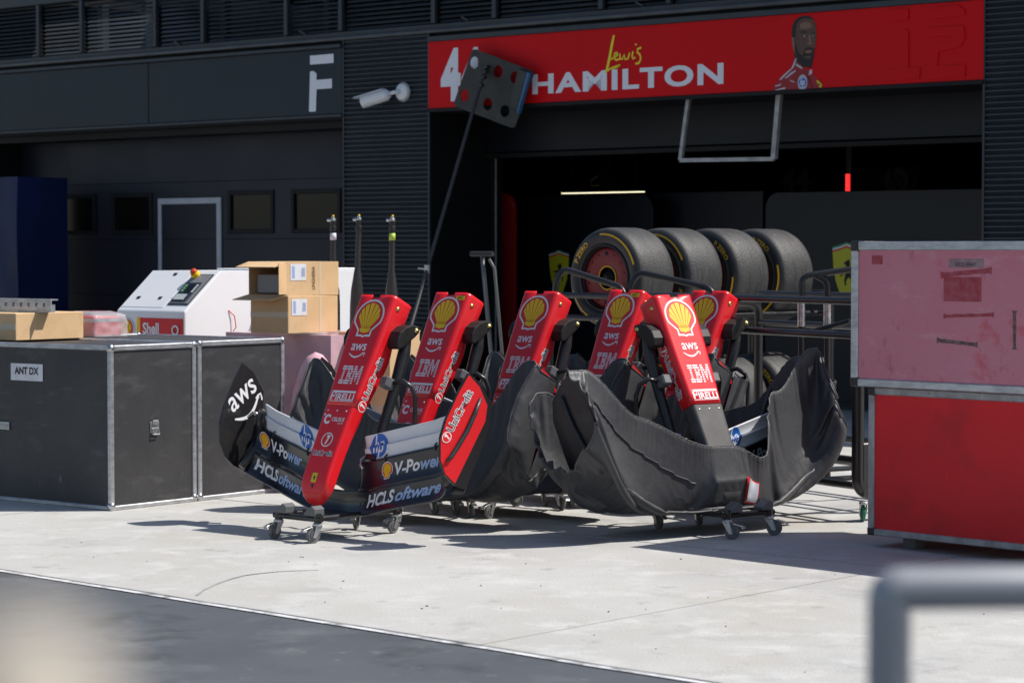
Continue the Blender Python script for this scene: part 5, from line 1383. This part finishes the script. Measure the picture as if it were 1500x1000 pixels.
# ================================================================== POLES, BOARD, CAMERA, FRAME
def equip_pole(label, px, D, py_top, lean, tape, blade):
    p = at_depth(px, py_top, D); top = p.z
    t = thing('equipment_pole', label, 'pole', (p.x - lean * top * .3, p.y, 0), YAW, group='black poles behind the first noses')
    off = Matrix.Rotation(-YAW, 3, 'Z') @ Vector((lean * top * .3, 0, 0))
    def q(z): k = z / top; return Vector((off.x * k ** 2, off.y * k ** 2, z))
    zs = [.02, .6, top - .62, top - .52, top - .42, top - .36, top - .09]
    rs = [.05, .05, .048, .044, .030 if blade else .022, .021, .019]
    MB().tube([q(z) for z in zs], rs, 12, flat=.6).build('shaft', 'carbon_matt', t, smooth=True, auto=50)
    MB().lathe([(0, 0), (.09, 0), (.09, .02), (0, .02)], 16).build('foot', 'rubber', t)
    c = q(top - .09)
    MB().lathe([(0, .0), (.024, 0), (.024, .03), (.018, .035), (.018, .055), (.022, .058), (.022, .072), (0, .072)], 14, c=c).build('collar', 'black_paint', t, smooth=True, auto=40)
    c2_ = q(top - .018)
    MB().lathe([(0, 0), (.022, 0), (.022, .012), (.014, .018), (.014, .03), (0, .03)], 14, c=c2_).tube([c2_ + Vector((-.045, -.012, .006)), c2_ + Vector((.01, 0, .006))], .010, 8).build('coupling', 'steel', t, smooth=True, auto=40)
    MB().lathe([(0, .028), (.008, .028), (.009, .04), (0, .044)], 10, c=c2_).build('cap', 'estop_yellow', t, smooth=True)
    if tape: MB().lathe([(.0215, 0), (.0225, 0), (.0225, .05), (.0215, .05)], 14, c=q(top - .155)).build('tape_band', tape, t, smooth=True)
    return t
equip_pole('black equipment pole with a white band, leftmost of three', 488, 17.4, 320, 0, 'label_white', False)
equip_pole('black equipment pole without a band, middle of three', 526, 17.3, 319, .06, None, True)
equip_pole('black equipment pole with a lime green band, rightmost of three', 575, 17.2, 320, .03, 'green_tape', True)
# pit board on a long pole leaning on the sign
BY = -.16
def fb(px, py): return fac(px, py, BY)
pb = thing('pit_board', 'black pit board with round holes on a long pole leaning against the red sign', 'pit board', FW(fb(563, 615)[0], -2.3, 0), YAW)
o_ = Vector((fb(563, 615)[0], -2.3, 0))
foot = G(563, 615); fl_ = Vector((foot.dot(U), foot.dot(N) - FC, 0)); pb.location = foot
def pbl(s_, y, z): return Vector((s_ - fl_.x, y - fl_.y, z))
cor = [fb(*q) for q in ((693, 71), (783, 105), (754, 189), (664, 155))]
def rounded(poly, r=.05, n=4):
    out = []
    for i in range(len(poly)):
        p = Vector(poly[i]); a = Vector(poly[i-1]) - p; b = Vector(poly[(i+1) % len(poly)]) - p
        A0, B0 = p + a.normalized()*r, p + b.normalized()*r
        for k in range(n + 1):
            t = k / n; v = A0*(1-t)**2 + p*2*t*(1-t) + B0*t*t; out.append((v.x, v.y))
    return out
hol = []
for px, py in ((695, 92), (730, 105), (755, 114), (681, 140), (715, 153), (740, 163)):
    c = fb(px, py); hol.append([(c[0] + .062 * math.cos(-2*math.pi*i/20), c[1] + .062 * math.sin(-2*math.pi*i/20)) for i in range(20)])
MB().prism(rounded(cor), lambda x, z, t: pbl(x, BY + t, z), -.006, .006, holes=hol).build('board', 'plate_dark', pb)
e0, e1 = fb(776, 106), fb(761, 164)
e0b, e1b = fb(764, 101), fb(750, 158)
MB().prism([e0, e1, e1b, e0b], lambda x, z, t: pbl(x, BY + t, z), -.05, -.008).build('edge_box', 'black_paint', pb, bevel=.005)
e0c, e1c = fb(780, 108), fb(763, 167)
MB().prism([e0c, e1c, e1, e0], lambda x, z, t: pbl(x, BY + t, z), -.045, .0).build('edge_strip', 'blue_edge', pb)
top_ = fb(714, 100); mid_ = fb(700, 160)
P0 = pbl(top_[0], BY - .03, top_[1]); P1 = Vector((0, 0, .015))
dirv = (P0 - P1).normalized()
MB().tube([P1, P1 + (P0 - P1) * .5, P0], [.022, .020, .018], 12).build('pole', 'carbon_matt', pb, smooth=True, auto=40)
for k in (.0, .07, .14, .25):
    c = P0 - dirv * k * 1.0; MB().box(tuple(c + Vector((-.04, -.02, -.014))), tuple(c + Vector((.04, .028, .014))), Matrix.Rotation(R(-20), 3, 'Y')).build('clamp', 'black_paint', pb, bevel=.003)
cz = (1.36 - P1.z) / (P0.z - P1.z); c = P1 + (P0 - P1) * cz
MB().lathe([(.0, -.04), (.03, -.04), (.032, .04), (0, .04)], 12, c=c).tube([c, c + Vector((-.10, -.02, .01))], .008, 6).build('clamp_handle', 'zinc', pb, smooth=True, auto=40)
MB().lathe([(0, .0), (.03, 0), (.03, .05), (0, .05)], 12).build('rubber_foot', 'rubber', pb)
# security camera on the pier
p0 = fac(590, 135, -.05)
cm = thing('security_camera', 'white bullet security camera on a round mount on the ribbed pier', 'camera', FW(p0[0], -.043, p0[1]), YAW)
MB().lathe([(0, -.055), (.06, -.05), (.085, -.03), (.088, 0), (0, 0)], 24, 'y').build('mount', 'cam_white', cm, smooth=True, auto=40)
MB().lathe([(0, -.004), (.105, -.004), (.105, .0)], 24, 'y').build('back_plate', 'machine_grey', cm)
MB().tube([(0, -.05, 0), (-.05, -.09, -.005), (-.10, -.10, -.02)], .022, 10).build('arm', 'cam_white', cm, smooth=True)
a_, b_ = Vector((-.10, -.10, -.02)), Vector((-.40, -.20, -.10))
dv = (b_ - a_).normalized()
MB().tube([a_, a_ + dv * .03, a_ + dv * .06, b_], [.034, .060, .064, .064], 18).build('body', 'cam_white', cm, smooth=True, auto=50)
MB().tube([b_, b_ + dv * .004], [.052, .052], 18).build('lens', 'glass_dark', cm)
upv = Vector((0, 0, 1)); sv = dv.cross(upv).normalized(); uv = sv.cross(dv)
MB().prism([(-.068, .056), (.068, .056), (.05, .072), (-.05, .072)], lambda x, z, t: a_ + dv * t + sv * x + uv * z, .05, .40).build('sun_shield', 'cam_white', cm, bevel=.003)
# grey open frame hanging below the sign
def hf_(px, py): 
    a = fac(px, py, .06); return Vector((a[0], 0, a[1]))
top_l, top_r, bot_r, bot_l = hf_(1009, 143), hf_(1142, 136), hf_(1134, 233), hf_(997, 235)
hg = thing('hanging_frame', 'grey open metal frame hanging below the red sign', 'frame', FW(top_l.x, .06, top_l.z), YAW)
q = lambda v: v - top_l
for a, b, w_ in ((top_l, bot_l, .026), (top_r, bot_r, .034), (bot_l, bot_r, .026)):
    MB().tube([q(a), q(b)], w_, 4).build('bar', 'alu_dull', hg)
for a in (top_l, top_r): MB().box(tuple(q(a) + Vector((-.03, -.03, -.02))), tuple(q(a) + Vector((.03, .03, .065)))).build('hook', 'alu_dull', hg)
# tall narrow trolley by the garage jamb
pt = at_depth(706, 372, 20.0)
tt = thing('hand_trolley', 'tall narrow T handled trolley by the open garage, behind the second nose', 'trolley', (pt.x, pt.y, 0), YAW)
MB().tube([(-.12, 0, pt.z), (.12, 0, pt.z)], .022, 10).build('handle', 'rubber', tt, smooth=True, auto=40)
MB().tube([(.0, 0, pt.z), (.09, .1, .05)], .017, 8).build('shaft', 'grey_plastic', tt, smooth=True)
MB().tube([(.05, .03, pt.z - .04), (.085, .06, pt.z - .12), (.16, .16, .05)], .013, 8).build('shaft', 'grey_plastic', tt, smooth=True)
tree_box('base', (-.15, -.1, .03), (.3, .3, .07), 'black_paint', tt, bevel=.01)
for x, y in ((-.1, 0), (.25, 0), (-.1, .25), (.25, .25)): MB().lathe([(0, -.015), (.035, -.015), (.035, .015), (0, .015)], 16, 'x').build('wheel', 'rubber', tt, loc=(x, y, .035))
# foreground railing, far out of focus
rp = at_depth(1303, 862, 2.25)
rl = thing('railing', 'blurred blue grey steel railing in the near foreground at the lower right', 'railing', (rp.x, rp.y, 0), R(4))
zt = rp.z
MB().tube(bent([(0, 0, .0), (0, 0, zt), (1.1, 0, zt - .0)], .012, 5), .0205, 16).build('top_rail', 'rail_paint', rl, smooth=True)
MB().tube([(1.1, 0, zt), (1.1, 0, 0)], .0205, 14).build('post', 'rail_paint', rl, smooth=True)
for x in (0, 1.1): tree_box('foot_plate', (x - .06, -.06, .0045), (x + .06, .06, .012), 'rail_paint', rl)
bp_ = at_depth(20, 930, .36)
bz_ = thing('foreground_post', 'very blurred beige post at the lower left corner', 'post', (bp_.x, bp_.y, 0), 0)
MB().lathe([(0, bp_.z + .003), (.010, bp_.z), (.015, bp_.z - .008), (.015, 0), (0, 0)], 20).build('post_shaft', 'beige', bz_, smooth=True, auto=50)
# litter: a few bits on the slabs
mb = MB()
for k in range(40):
    px, py = random.uniform(60, 1480), random.uniform(790, 990)
    g = G(px, py)
    if (g - A_).dot(en) < .15: continue
    r_ = random.uniform(.002, .0055)
    mb.box((g.x - r_, g.y - r_ * .6, .0005), (g.x + r_, g.y + r_ * .6, .004), Matrix.Rotation(random.uniform(0, 3), 3, 'Z'))
o = mb.build('litter', 'debris'); o['kind'] = 'stuff'
